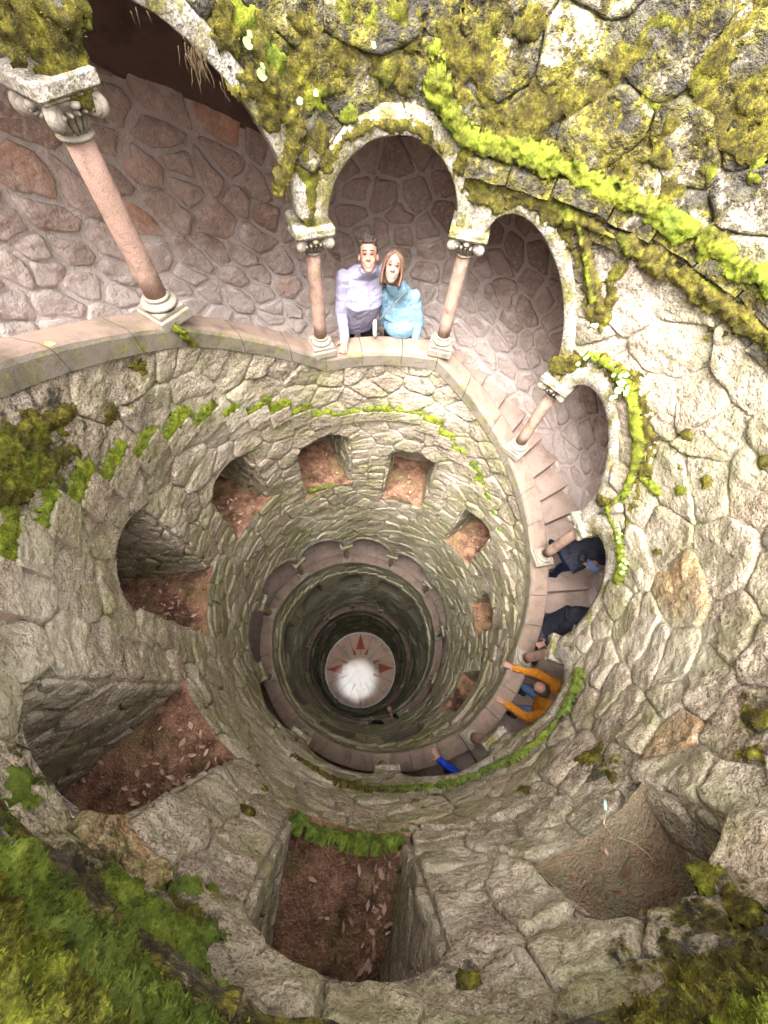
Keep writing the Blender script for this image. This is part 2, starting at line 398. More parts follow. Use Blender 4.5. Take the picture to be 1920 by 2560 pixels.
OPEN=[]   # opening polygons on the unrolled wall
for b in BAYS:
    p=bay_curve(b,RINGW)
    # pts run from ua side (k=0) to ub side
    OPEN.append([(b['ua']-.002,b['pa']-.17),(b['ua']-.002,b['za'])]+p+[(b['ub']+.002,b['zb']),(b['ub']+.002,b['pb']-.17)])
NPOLY=[niche_curve(n) for n in NICHE]
OPEN+=NPOLY
def shift0(poly):
    c=sum(p[0] for p in poly)/len(poly); k=math.floor(c/CIRC)*CIRC
    return [(p[0]-k,p[1]) for p in poly]
OPEN=[shift0(p) for p in OPEN]; OBB=[(min(p[0] for p in q),max(p[0] for p in q),min(p[1] for p in q),max(p[1] for p in q)) for q in OPEN]
def pip(u,v,poly):
    r=False; j=len(poly)-1
    for i in range(len(poly)):
        a,b=poly[i],poly[j]
        if (a[1]>v)!=(b[1]>v) and u<(b[0]-a[0])*(v-a[1])/(b[1]-a[1])+a[0]: r=not r
        j=i
    return r
def in_open(u,v):
    for q,bb in zip(OPEN,OBB):
        for k in (-CIRC,0,CIRC):
            uu=u+k
            if bb[0]<=uu<=bb[1] and bb[2]<=v<=bb[3] and pip(uu,v,q): return True
    return False
def ztop(u):
    t=math.degrees(u/RW)%360
    return .55 if 92<t<214 else -.33

# ------------------------------------------------------------------ moss strokes (photo pixels on the wall)
def strokes(lst): return lst
def lin(pts,rho=RW-.03,step=.05):
    q=[]
    for p in pts:
        t,z=at_cyl(p[0],p[1],rho); u=RW*t
        if q:
            while u-q[-1][0]>CIRC/2: u-=CIRC
            while u-q[-1][0]<-CIRC/2: u+=CIRC
        q.append((u,z))
    return q
def dline(u,v,q):
    best=9
    for (a,b),(c,d) in zip(q[:-1],q[1:]):
        dx,dy=c-a,d-b; L=dx*dx+dy*dy
        t=0 if L==0 else min(1,max(0,((u-a)*dx+(v-b)*dy)/L))
        e=math.hypot(u-a-dx*t,v-b-dy*t)
        if e<best: best=e
    return best
# moss film zones on the stones: (px,py,radius m,strength)
ZONES=[(620,120,.4,.95),(800,200,.45,.95),(950,120,.5,.95),(1080,60,.45,.95),(1200,200,.45,.95),(1350,330,.45,.95),(1500,300,.5,.95),(1650,150,.55,.85),(1850,300,.55,.9),
       (1300,520,.35,.8),(1450,650,.3,.6),(1800,900,.12,.5),(1700,1080,.15,.45),(100,1150,.5,.6),(300,1000,.3,.35),(100,1900,.25,.6),(250,2250,.4,.75),(450,2250,.25,.6),
       (1500,1930,.2,.75),(1900,1800,.2,.6),(1850,2400,.4,.8),(1780,2250,.2,.6),(60,100,.4,.85),(1150,2420,.12,.5),(480,1800,.15,.5),(1230,2000,.2,.4),(700,2040,.2,.35),(1050,1990,.3,.45)]
ZUV=[]
for x,y,r_,s_ in ZONES:
    t,z=at_cyl(x,y); ZUV.append(((RW*t)%CIRC,z,r_,s_))
def mossz(u,v):
    u%=CIRC; m=0
    for a,b,r_,s_ in ZUV:
        d=abs(u-a); d=min(d,CIRC-d)
        if d<r_*2.2 and abs(v-b)<r_*2.2:
            m=max(m,s_*math.exp(-(d*d+(v-b)**2)/(r_*r_)*.9))
    return m

# ------------------------------------------------------------------ voronoi stones
def clip(poly,px,py,nx,ny):      # keep side where (p-P).n <= 0
    out=[]; m=len(poly); d=[(x-px)*nx+(y-py)*ny for x,y in poly]
    for i in range(m):
        j=(i+1)%m
        if d[i]<=0: out.append(poly[i])
        if (d[i]<0)!=(d[j]<0) and d[i]!=d[j]:
            f=d[i]/(d[i]-d[j]); out.append((poly[i][0]+(poly[j][0]-poly[i][0])*f,poly[i][1]+(poly[j][1]-poly[i][1])*f))
    return out
def voronoi(seeds,keep,gap,extra=None,kn=26):
    """seeds Nx2 array; keep = indices to return ; extra = ghost seeds. returns (cell, inset cell)"""
    allp=np.vstack([seeds,extra]) if extra is not None and len(extra) else seeds
    res=[]
    for i in keep:
        x,y=seeds[i]
        d=(allp[:,0]-x)**2+(allp[:,1]-y)**2
        idx=np.argpartition(d,kn)[:kn]; idx=idx[np.argsort(d[idx])]
        cell=[(x-.8,y-.8),(x+.8,y-.8),(x+.8,y+.8),(x-.8,y+.8)]; ins=list(cell)
        for j in idx:
            dj=math.sqrt(d[j])
            if dj<1e-6: continue
            if dj>1.7: break
            nx,ny=(allp[j,0]-x)/dj,(allp[j,1]-y)/dj
            cell=clip(cell,x+nx*dj/2,y+ny*dj/2,nx,ny)
            if ins: ins=clip(ins,x+nx*(dj/2-gap),y+ny*(dj/2-gap),nx,ny)
        res.append((cell,ins))
    return res
def darts(seeds,u0,u1,v0,v1,rmin,rmax,tries,periodic=None,ok=None,pre=None):
    n0=len(seeds); arr=np.empty((n0+tries,2)); arr[:n0]=seeds; n=n0
    for _ in range(tries):
        x=random.uniform(u0,u1); y=random.uniform(v0,v1); r=random.uniform(rmin,rmax)
        if ok and not ok(x,y): continue
        if n:
            dx=np.abs(arr[:n,0]-x)
            if periodic: dx=np.minimum(dx,periodic-dx)
            if (dx*dx+(arr[:n,1]-y)**2).min()<r*r: continue
        arr[n]=(x,y); n+=1
    return arr[:n].copy()
def area(p): return abs(sum(p[i][0]*p[(i+1)%len(p)][1]-p[(i+1)%len(p)][0]*p[i][1] for i in range(len(p))))/2
def stone(poly,fr,rnd,H,lod,mossf=None,amp=1.0,eg=1.0):
    """poly in unrolled metres -> verts, faces, moss attr"""
    n=len(poly); cx=sum(p[0] for p in poly)/n; cy=sum(p[1] for p in poly)/n
    seg={0:.22,1:.10,2:.05}[lod]; rings={0:[(1,-.03),(.97,.6),(.6,1)],1:[(1,-.03),(1.0,.45),(.95,.85),(.75,1),(.42,1.0)],2:[(1,-.03),(1.01,.35),(.985,.72),(.93,.92),(.8,1),(.64,1),(.46,1),(.25,1)]}[lod]
    ch=[]
    for i in range(n):
        a,b=poly[i],poly[(i+1)%n]; L=math.hypot(b[0]-a[0],b[1]-a[1])
        k=.11 if L>.06 else .3
        ch.append((a[0]+(b[0]-a[0])*k,a[1]+(b[1]-a[1])*k)); ch.append((b[0]+(a[0]-b[0])*k,b[1]+(a[1]-b[1])*k))
    bd=[]
    for i in range(len(ch)):
        a,b=ch[i],ch[(i+1)%len(ch)]; L=math.hypot(b[0]-a[0],b[1]-a[1]); m=max(1,int(round(L/seg)))
        for j in range(m):
            f=j/m; x=a[0]+(b[0]-a[0])*f; y=a[1]+(b[1]-a[1])*f
            if lod:
                d=eg*(.016*nz(x+rnd*9,y,rnd*31,9)+.010*nz(x,y+rnd*9,rnd*13,22))
                q=math.hypot(x-cx,y-cy)+1e-6; x+=(x-cx)/q*d; y+=(y-cy)/q*d
            bd.append((x,y))
    m=len(bd); ta,tb=random.gauss(0,.05),random.gauss(0,.05)
    vs=[];ms=[]
    def hh(x,y,f):
        h=H*f
        if f>0:
            q=min(1,f)
            h+=q*(ta*(x-cx)+tb*(y-cy))
            if lod: h+=amp*q*(.022*fbm(x+rnd*50,y,rnd*17,5,3)+.012*nz(x,y+rnd*5,rnd*7,24)+(.022*abs(nz(x+3,y,rnd*3,9))))
        return h
    for s_,f in rings:
        for x,y in bd:
            X=cx+(x-cx)*s_; Y=cy+(y-cy)*s_
            vs.append(fr(X,Y,hh(X,Y,f) if f>0 else -.03)); ms.append(mossf(X,Y) if mossf else 0.0)
    vs.append(fr(cx,cy,hh(cx,cy,1))); ms.append(mossf(cx,cy) if mossf else 0.0)
    fs=[]
    for l in range(len(rings)-1):
        for k in range(m): fs.append((l*m+k,l*m+(k+1)%m,(l+1)*m+(k+1)%m,(l+1)*m+k))
    l=len(rings)-1; ctr=len(vs)-1
    for k in range(m): fs.append((l*m+k,l*m+(k+1)%m,ctr))
    return vs,fs,ms

# ------------------------------------------------------------------ shaft wall
AN=1.22     # stones lie a little flat
pair=[]
def pairs(q,closed=False,d=.1,step=.27,skip=None):
    L=[]; tot=0
    pts=[(a,b*AN) for a,b in q]
    acc=step*.5
    for (a,b),(c,e) in zip(pts[:-1],pts[1:]):
        l=math.hypot(c-a,e-b)
        if l<1e-6: continue
        nx,ny=-(e-b)/l,(c-a)/l; s=acc
        while s<l:
            x=a+(c-a)*s/l; y=b+(e-b)*s/l; dd=d*random.uniform(.75,1.35)
            L.append((x+nx*dd,y+ny*dd)); L.append((x-nx*dd,y-ny*dd)); s+=step*random.uniform(.7,1.35)
        acc=s-l
    return L
for b in BAYS:
    cv=bay_curve(b,RINGW,clamp=False); cv=[p for p in cv if b['ua']-.01<p[0]<b['ub']+.01]
    pair+=pairs(cv)
    pair+=pairs([(b['ua'],b['pa']-.17),(b['ub'],b['pb']-.17)],d=.08,step=.3)
for q in NPOLY: pair+=pairs(q+[q[0]],d=.085,step=.24)
seeds=np.array([(x%CIRC,y) for x,y in pair])
VLO,VHI=ZFLOOR-.1,.6
seeds=darts(seeds,0,CIRC,VLO*AN,VHI*AN,.19,.42,15000,CIRC)
keep=[i for i in range(len(seeds)) if seeds[i,1]/AN<ztop(seeds[i,0])+.0 and not in_open(seeds[i,0],seeds[i,1]/AN) and seeds[i,1]/AN>ZFLOOR-.05]
ghost=np.vstack([seeds+[CIRC,0],seeds-[CIRC,0]]); ghost=ghost[(ghost[:,0]>-1.7)&(ghost[:,0]<CIRC+1.7)]
cells=voronoi(seeds,keep,.0055,ghost)
wall_lbl='round well shaft of irregular weathered stones with arched niches'
mb=MB()
for (cell,ins) in cells:
    if len(cell)<3: continue
    pc=[(a,b/AN) for a,b in cell]; n=len(pc)
    hj=[.000+.005*nz(a,b,3,5) for a,b in pc]; pm=[mossz(a,b) for a,b in pc]
    mb.add([W(a,b,h) for (a,b),h in zip(pc,hj)],[tuple(range(n))],0,rnd=.5,moss=pm)
wall=mb.build('well_wall',M['mortar'],None,False); tag(wall,wall_lbl,'wall')
# rough backing behind the joints so that no gap opens into the ground
gu=np.linspace(0,CIRC,315); gv=np.arange(-9.5,.6,.045); UU,VV=np.meshgrid(gu,gv,indexing='ij'); solid=np.ones(UU.shape,bool)
def vpip(poly,u,v):
    r=np.zeros(u.shape,bool); j=len(poly)-1
    for i in range(len(poly)):
        a,b=poly[i],poly[j]
        if a[1]!=b[1]:
            r^=((a[1]>v)!=(b[1]>v))&(u<(b[0]-a[0])*(v-a[1])/(b[1]-a[1])+a[0])
        j=i
    return r
for q,bb in zip(OPEN,OBB):
    if bb[3]<-9.6: continue
    for k in (-CIRC,0,CIRC):
        m=(UU+k>=bb[0])&(UU+k<=bb[1])&(VV>=bb[2])&(VV<=bb[3])
        if m.any():
            ii=np.where(m); hit=vpip(q,UU[ii]+k,VV[ii]); solid[ii[0][hit],ii[1][hit]]=False
solid&=VV<np.array([[ztop(u)] for u in gu])
ok=solid[:-1,:-1]&solid[1:,:-1]&solid[1:,1:]&solid[:-1,1:]
nv_=len(gv); bm_=MB(); bm_.add([W(u,v,-.03) for u,v in zip(UU.ravel(),VV.ravel())],[(i*nv_+j,(i+1)*nv_+j,(i+1)*nv_+j+1,i*nv_+j+1) for i,j in zip(*np.where(ok))])
bm_.build('mortar_core',M['mortar'],wall,False)
def pxsize(P):      # rough pixel scale (photo px per metre) at a point
    d=(Vector(P)-CAMP); z=-(d.x*CM[2][0]+d.y*CM[2][1]+d.z*CM[2][2])
    return FPX/max(z,.3)
st=[]
for (cell,ins),i in zip(cells,keep):
    if len(ins)<3: continue
    a=area(ins)/AN
    if a<.003: continue
    u,v=seeds[i,0],seeds[i,1]/AN; P=Vector(W(u,v)); d=(P-CAMP).normalized(); nrm=Vector((-P.x,-P.y,0)).normalized()
    D=P-CAMP; x=D.dot(Vector(CM[0])); y=D.dot(Vector(CM[1])); z=-D.dot(Vector(CM[2]))
    vis= z>.1 and abs(x/z*FPX)<1100 and abs(y/z*FPX)<1420
    size=pxsize(P)*math.sqrt(a)*math.sqrt(max(.03,-d.dot(nrm))) if vis else 1
    st.append((size,ins,u,v,a))
st.sort(key=lambda s:-s[0])
far=MB()
ORANGE=set()
for x,y in ((1705,1480),(1725,1835),(300,2090)):
    t_,z_=at_cyl(x,y); uo=(RW*t_)%CIRC
    ORANGE.add(min(range(len(st)),key=lambda k:min(abs(st[k][2]-uo),CIRC-abs(st[k][2]-uo))**2+(st[k][3]-z_)**2))
for k,(size,ins,u,v,a) in enumerate(st):
    poly=[(x,y/AN) for x,y in ins]
    rnd=random.random(); H=random.choice((random.uniform(.012,.022),random.uniform(.014,.036)))
    rnd=.985 if k in ORANGE else rnd*.96
    lod=2 if size>75 else (1 if size>16 else 0)
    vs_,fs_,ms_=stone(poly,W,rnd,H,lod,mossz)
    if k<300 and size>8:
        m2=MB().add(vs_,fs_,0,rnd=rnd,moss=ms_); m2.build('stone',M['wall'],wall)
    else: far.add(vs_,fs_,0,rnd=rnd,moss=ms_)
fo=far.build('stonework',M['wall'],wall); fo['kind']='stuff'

# ------------------------------------------------------------------ niches (rough recesses cut in the wall)
leafmesh=[]; farleaf=MB()
for k in range(5):
    m2=MB(); L=.05; wd=[0,.5,.9,1,.85,.5,0]; n=len(wd); cv=random.uniform(-.012,.012); tw=random.uniform(-.01,.01)
    vs_=[]
    for i,q in enumerate(wd):
        x=(i/(n-1)-.5)*2*L; z=cv*(x/L)**2
        vs_+= [(x,-q*.02*random.uniform(.8,1.2),z+.006*q+tw*x/L),(x,0,z),(x,q*.02*random.uniform(.8,1.2),z+.006*q-tw*x/L)]
    fs_=[]
    for i in range(n-1):
        a=i*3; fs_+= [(a,a+1,a+4,a+3),(a+1,a+2,a+5,a+4)]
    m2.add(vs_,fs_); me=m2.mesh('leaf'); me.materials.append(M['leaf']); me.polygons.foreach_set('use_smooth',[True]*len(me.polygons)); leafmesh.append(me)
NAMES=['the shallow niche at lower right','the big niche at bottom centre','the big niche at lower left','the niche on the left wall','the niche left of top centre','the niche just below the couple','the niche right of top centre','the niche on the upper right wall','the small niche on the right wall']
for k,n in enumerate(NICHE):
    a,hw,zt,zf=n; q=niche_curve(n); dep=.95 if k!=0 else .8
    near=k<12
    m2=MB(); rows=[-.0,-.12,-.3,-.5,-.75,-dep] if near else [0,-.3,-dep]
    prof=[]
    for (u,v),(u2,v2) in zip(q[:-1],q[1:]):
        m=max(1,int(math.hypot(u2-u,v2-v)/.09)) if near else 1
        for j in range(m): prof.append((u+(u2-u)*j/m,v+(v2-v)*j/m))
    prof.append(q[-1])
    uc=RW*rad(a)
    vs_=[]
    for h in rows:
        for (u,v) in prof:
            sc=1-.10*(-h/dep) ; uu=uc+(u-uc)*(RW/(RW-h)*sc+ (0 if h else 0)); vv=zf+(v-zf)*(1-.12*(-h/dep))
            jn=.03*fbm(u*3+h*2,v*3,h*3,1.6,4) if h<0 else 0
            j2=.02*abs(nz(u,v,h,6)) if h<0 else 0
            d=Vector((u-uc,v-(zf+zt)/2)); d.normalize()
            vs_.append(W(uu+d.x*(jn+j2),vv+d.y*(jn+j2),h+.008))
    m=len(prof); fs_=[]
    for l in range(len(rows)-1):
        for j in range(m-1): fs_.append((l*m+j,l*m+j+1,(l+1)*m+j+1,(l+1)*m+j))
    l=len(rows)-1; fs_.append(tuple(l*m+j for j in range(m)))
    m2.add(vs_,fs_); no=m2.build('niche',M['rock'],wall)
    if k<9:
        rise=min(RW*rad(hw)*.72,(zt-zf)*.5); jh=zt-rise*.55-zf; hwm=RW*rad(hw)
        for sg_ in (-1,1):
            sd0=darts(np.zeros((0,2)),-.1,dep+.1,-.15,jh+.1,.15,.3,400)
            def JF(x,y,h,sg_=sg_):
                hh=-max(.0,x)-.01; uu=uc+sg_*(hwm-.012-h*.8)*(RW/(RW-hh))*(1-.10*(-hh/dep)); return W(uu,zf+y,hh)
            for (cl,ins),(x0,y0) in zip(voronoi(sd0,range(len(sd0)),.006,kn=min(20,len(sd0)-1)),sd0):
                for ax in ((0,0,-1,0),(dep,0,1,0),(0,jh,0,1),(0,.0,0,-1)):
                    if len(ins)>2: ins=clip(ins,*ax)
                if len(ins)<3 or area(ins)<.004: continue
                rn=random.random()*.95; v_,f_,_m=stone(ins,JF,rn,random.uniform(.010,.026),1); MB().add(v_,f_,0,rnd=rn,moss=0.0).build('stone',M['wall'],no)
    # earthen floor
    m2=MB(); nu,nd=(14,12) if near else (3,3); vs_=[]
    h_=RW*rad(hw)
    def nfloor(f,g):
        hh=.03-(dep+.03)*g; u=uc+(f*2-1)*h_*1.03*(RW/(RW-hh))*(1-.1*g*0)
        zz=zf+.02-.05*g+.025*fbm(u*4,hh*4,zf,1.5,3)+(.03*max(0,1-g*7))
        return W(u,zz,hh)
    for i in range(nd+1):
        for j in range(nu+1): vs_.append(nfloor(j/nu,i/nd))
    fs_=[(i*(nu+1)+j,i*(nu+1)+j+1,(i+1)*(nu+1)+j+1,(i+1)*(nu+1)+j) for i in range(nd) for j in range(nu)]
    m2.add(vs_,fs_); m2.build('niche_floor',M['earth2'] if k==0 else (M['earth'] if k<10 else M['earth3']),no)
    if k<9:
        cnt=[16,80,84,64,46,30,50,40,25][k]
        ca,cb=random.uniform(.35,.65),random.uniform(.35,.6)
        for _ in range(cnt):
            if random.random()<.75: f,g=random.gauss(ca,.16),random.gauss(cb,.2)
            else: f,g=random.random(),random.random()
            if k==1 and random.random()<.5: f=random.gauss(.82,.08)
            f=min(.95,max(.05,f)); g=min(.95,max(.08,g))
            p=Vector(nfloor(f,g)); s_=random.uniform(.3,.72)
            loc=p+Vector((0,0,random.uniform(.024,.048))); rot=(random.gauss(0,.3),random.gauss(0,.3),random.uniform(0,6.3)); sc=(s_,s_*random.uniform(.8,1.3),s_); me=random.choice(leafmesh)
            if k<5:
                o=bpy.data.objects.new('fallen_leaf',me); C.objects.link(o); o.location=loc; o.rotation_euler=rot; o.scale=sc
                tag(o,'curled dead brown leaf on the earthen floor of '+NAMES[k],'leaf','dead leaves in '+NAMES[k])
            else:
                mx=Matrix.LocRotScale(loc,__import__('mathutils').Euler(rot),sc); farleaf.add([mx@v.co for v in me.vertices],[tuple(q.vertices) for q in me.polygons],0,rnd=random.random())
o=farleaf.build('leaf_litter',M['leaf2']); tag(o,'small brown leaf litter in the farther niches','leaf litter',None,'stuff')

# ------------------------------------------------------------------ arch rings (smooth cement round each arch)
arc=empty('arcade',(0,0,0)); tag(arc,'spiral arcade of cement arches winding down the well','arcade')
TH=.20
for b in BAYS:
    near=b['i']<10; n=40 if near else 18
    A=bay_curve(b,0,n); B=bay_curve(b,RINGW+.015,n)
    m2=MB(); vs_=[]
    A=[(min(max(u,b['ua']),b['ub']),z) for u,z in A]
    for (ua,za),(ub,zb) in zip(A,B):
        def rg(x,z,k): return (.010*fbm(x*2,z*2,k,2.2,4)) if near else 0
        hp=.03
        vs_+= [W(ua,za+rg(ua,za,1),-TH+.02),W(ua,za+rg(ua,za,2),hp-.012+rg(ua,za,3)),W(ua+(ub-ua)*.07,za+(zb-za)*.07,hp+rg(ua,za,4)),W((ua+ub)/2,(za+zb)/2,hp+.004+2*rg(ua,zb,5)),W(ub+(ua-ub)*.08,zb+(za-zb)*.08,hp-.002+rg(ub,zb,6)),W(ub,zb,hp-.014+rg(ub,zb,7)),W(ub,zb+.01,-.02)]
    fs_=[]
    for k in range(n):
        for j in range(6): fs_.append((k*7+j,k*7+j+1,(k+1)*7+j+1,(k+1)*7+j))
    m2.add(vs_,fs_); m2.build('arch_ring',M['plaster'],arc)

# ------------------------------------------------------------------ parapet coping
par=empty('parapet',(0,0,0)); tag(par,'low spiral parapet capped with long granite coping stones','parapet')
def ring_block(prof,t0,t1,zf,n,gap=.0015,rough=.004,seed=0,mi=None,**at):
    m2=MB(); vs_=[]; k=len(prof)
    for i in range(n+1):
        t=t0+(t1-t0)*i/n
        tt=rad(t)
        for j,(r,z) in enumerate(prof):
            jr=rough*nz(t*.2+seed,r*20,z*20,1.3); jz=rough*nz(t*.2,r*20,z*20+seed,1.7)
            rr=r+jr; vs_.append((rr*math.cos(tt),rr*math.sin(tt),zf(t)+z+jz))
    fs_=[(i*k+j,i*k+(j+1)%k,(i+1)*k+(j+1)%k,(i+1)*k+j) for i in range(n) for j in range(k)]
    m2.fm=[mi[j] if mi else 0 for i in range(n) for j in range(k)]+[0,0]
    fs_.append(tuple(range(k))); fs_.append(tuple(n*k+j for j in reversed(range(k))))
    m2.add(vs_,fs_,0,**at); m2.mi=m2.fm; return m2
ri,ro=R-.115,R+.125
CP=[(ri,-.17),(ri,-.165),(ri,-.045),(ri+.012,-.02),(ri+.035,-.004),(ri+.06,0),(ro-.03,0),(ro-.008,-.008),(ro,-.03),(ro,-.17)]
for i in range(NCOL-1):
    (ta,za),(tb,zb)=COL[i],COL[i+1]
    nb=2 if i<16 else 1
    cuts=[ta]+([ta+(tb-ta)*random.uniform(.28,.38),ta+(tb-ta)*random.uniform(.62,.72)] if nb==2 else [])+[tb]
    if i==0: cuts=[ta+6]+cuts[1:]
    for j in range(len(cuts)-1):
        ring_block(CP,cuts[j]-.08,cuts[j+1]+.08,zpar,12 if i<12 else 6,seed=i*3+j,mi=[1,1,1,0,0,0,0,0,0,0]).build('coping_stone',[M['coping'],M['copface']],par,smooth=False)
    # plain inner wall of the parapet seen from the gallery
BP=[(R+.09,-.165),(R+.10,-PAR_H-.02)]
m2=MB(); vs_=[]; fs_=[]; ts=np.arange(COL[0][0],COL[-1][0],-3.0)
for i,t in enumerate(ts):
    for r,z in BP: vs_.append((r*math.cos(rad(t)),r*math.sin(rad(t)),zpar(t)+z))
for i in range(len(ts)-1): fs_.append((2*i,2*i+1,2*i+3,2*i+2))
m2.add(vs_,fs_); m2.build('parapet_back',M['rock'],par)

# ------------------------------------------------------------------ staircase: treads run through the wall and show as saw teeth
stair=empty('spiral_staircase',(0,0,0)); tag(stair,'spiral stair of worn granite treads behind the parapet','staircase')
def tread(t0,t1,z,th,seed,near):
    prof=[(RW-.065,-th),(RW-.065,-.012),(RW-.055,0),(R+.08,0),(RG,0),(RG,-th)]
    m2=ring_block(prof,t0,t1,lambda t:z,4 if near else 2,rough=.006,seed=seed,mi=[1,1,1,0,0,0],rnd=.62+.2*random.random(),moss=.25)
    return m2.build('step',[M['tread'],M['wall']],stair,smooth=False)
k=0; TREADS=[]
bounds=[215.0]+[c[0] for c in COL]
for i in range(len(bounds)-1):
    ta,tb=bounds[i],bounds[i+1]; drop=zfl(ta)-zfl(tb); near=i<14
    n=max(1,int(round(drop/.165)))
    if drop<.06: n=3
    for j in range(n):
        a=ta+(tb-ta)*j/n; b=ta+(tb-ta)*(j+1)/n
        z=zfl(ta)-drop*(j+.5)/n
        ex=.25 if drop>.06 else .06
        TREADS.append((a,b,z))
        tread(a+ex,b-.04,z+random.uniform(-.004,.004),(drop/n+.03) if drop>.06 else .16,k,near); k+=1

# ------------------------------------------------------------------ gallery back wall with stones
GT0,GT1=222.0,-62.0
UG0,UG1=RG*rad(GT1),RG*rad(GT0); GH=2.35
def G(u,v,h=0.0):
    t=u/RG; r=RG-h; return (r*math.cos(t),r*math.sin(t),zfl(math.degrees(t))+v)
seeds=darts(np.zeros((0,2)),UG0,UG1,-.25,GH*1.15,.15,.44,6000)
cells=voronoi(seeds,range(len(seeds)),.016)
mb=MB(); ms=MB(); gl=[]
for (cell,ins),(x,y) in zip(cells,seeds):
    if len(cell)<3: continue
    pc=[(a,b/1.15) for a,b in cell]
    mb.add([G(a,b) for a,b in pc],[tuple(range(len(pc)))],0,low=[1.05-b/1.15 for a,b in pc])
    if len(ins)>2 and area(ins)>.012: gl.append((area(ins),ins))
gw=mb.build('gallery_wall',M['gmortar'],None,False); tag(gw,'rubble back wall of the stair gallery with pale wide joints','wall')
gl.sort(key=lambda s:-s[0]); rest=MB()
for k,(a,ins) in enumerate(gl):
    poly=[(x,y/1.15) for x,y in ins]; q_=random.uniform(.9,1.02); gx=sum(x for x,y in poly)/len(poly); gy=sum(y for x,y in poly)/len(poly); poly=[(gx+(x-gx)*q_,gy+(y-gy)*q_) for x,y in poly]; rnd=random.random()
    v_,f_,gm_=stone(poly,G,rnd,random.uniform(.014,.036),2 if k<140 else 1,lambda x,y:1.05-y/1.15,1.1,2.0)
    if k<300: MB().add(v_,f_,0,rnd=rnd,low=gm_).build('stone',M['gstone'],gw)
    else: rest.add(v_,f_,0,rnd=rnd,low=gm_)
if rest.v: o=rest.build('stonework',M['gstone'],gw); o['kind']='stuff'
# lower turns of the gallery, plain rough wall and the vault over all of it
m2=MB(); vs_=[]; ts=np.arange(GT1,COL[-1][0],-4.0); rows=np.linspace(-.1,GH,6)
for t in ts:
    for v in rows:
        r=RG+.03*fbm(t*.2,v*3,0,1,3); vs_.append((r*math.cos(rad(t)),r*math.sin(rad(t)),zfl(t)+v))
m=len(rows); m2.add(vs_,[(i*m+j,i*m+j+1,(i+1)*m+j+1,(i+1)*m+j) for i in range(len(ts)-1) for j in range(m-1)])
m2.build('lower_wall',M['lower'],gw)
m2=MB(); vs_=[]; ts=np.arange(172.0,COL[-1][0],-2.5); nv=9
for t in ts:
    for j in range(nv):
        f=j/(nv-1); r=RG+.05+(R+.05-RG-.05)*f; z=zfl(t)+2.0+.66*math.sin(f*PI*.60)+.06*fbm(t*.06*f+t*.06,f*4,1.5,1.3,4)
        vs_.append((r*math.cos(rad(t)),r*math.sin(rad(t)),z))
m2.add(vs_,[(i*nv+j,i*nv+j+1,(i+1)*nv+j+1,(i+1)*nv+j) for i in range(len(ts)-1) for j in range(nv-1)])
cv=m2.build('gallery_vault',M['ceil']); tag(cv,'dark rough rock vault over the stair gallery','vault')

# ------------------------------------------------------------------ ledge of the top landing
ledge=empty('landing_ledge',(0,0,0)); tag(ledge,'level projecting stone ledge round the top of the well','ledge')
t=90.0; k=0
while t>-140:
    dt=random.uniform(7,12); zz=-1.17+random.uniform(-.015,.015); out=.075+random.uniform(-.015,.02)
    ring_block([(RW-out,-.10),(RW-out,-.02),(RW-out+.02,0),(RW+.05,0),(RW+.05,-.10)],t,t-dt+.35,lambda q,z=zz:z,5,rough=.02,seed=k,rnd=random.uniform(.66,.78),moss=.8).build('ledge_stone',M['wall'],ledge,False)
    if t<68: ring_block([(RW-out+.02,-.09),(RW-out+.012,0),(RW+.05,0),(RW+.05,-.09)],t+2,t-dt+2.3,lambda q,z=zz-.14:z,5,rough=.02,seed=k+50,rnd=random.uniform(.66,.78),moss=.8).build('ledge_stone',M['wall'],ledge,False)
    t-=dt; k+=1
# ground beyond the well top, landing walk
m2=MB(); vs_=[]; rr=[R+.1,R+.6,RG+.05,4,8,20,60]; ns=60
for i in range(ns):
    a=2*PI*i/ns; dg=math.degrees(a)
    hill=1.0 if 92<dg<214 else 0.0
    for r in rr: vs_.append((r*math.cos(a),r*math.sin(a),(-1.2 if not hill else .5)+(.25*fbm(r*math.cos(a),r*math.sin(a),0,.3) if r>3.9 else 0)))
m=len(rr); m2.add(vs_,[(i*m+j,((i+1)%ns)*m+j,((i+1)%ns)*m+j+1,i*m+j+1) for i in range(ns) for j in range(m-1) if not (168<i*360/ns<222 and j<2)])
g=m2.build('ground',M['ground']); g['kind']='structure'

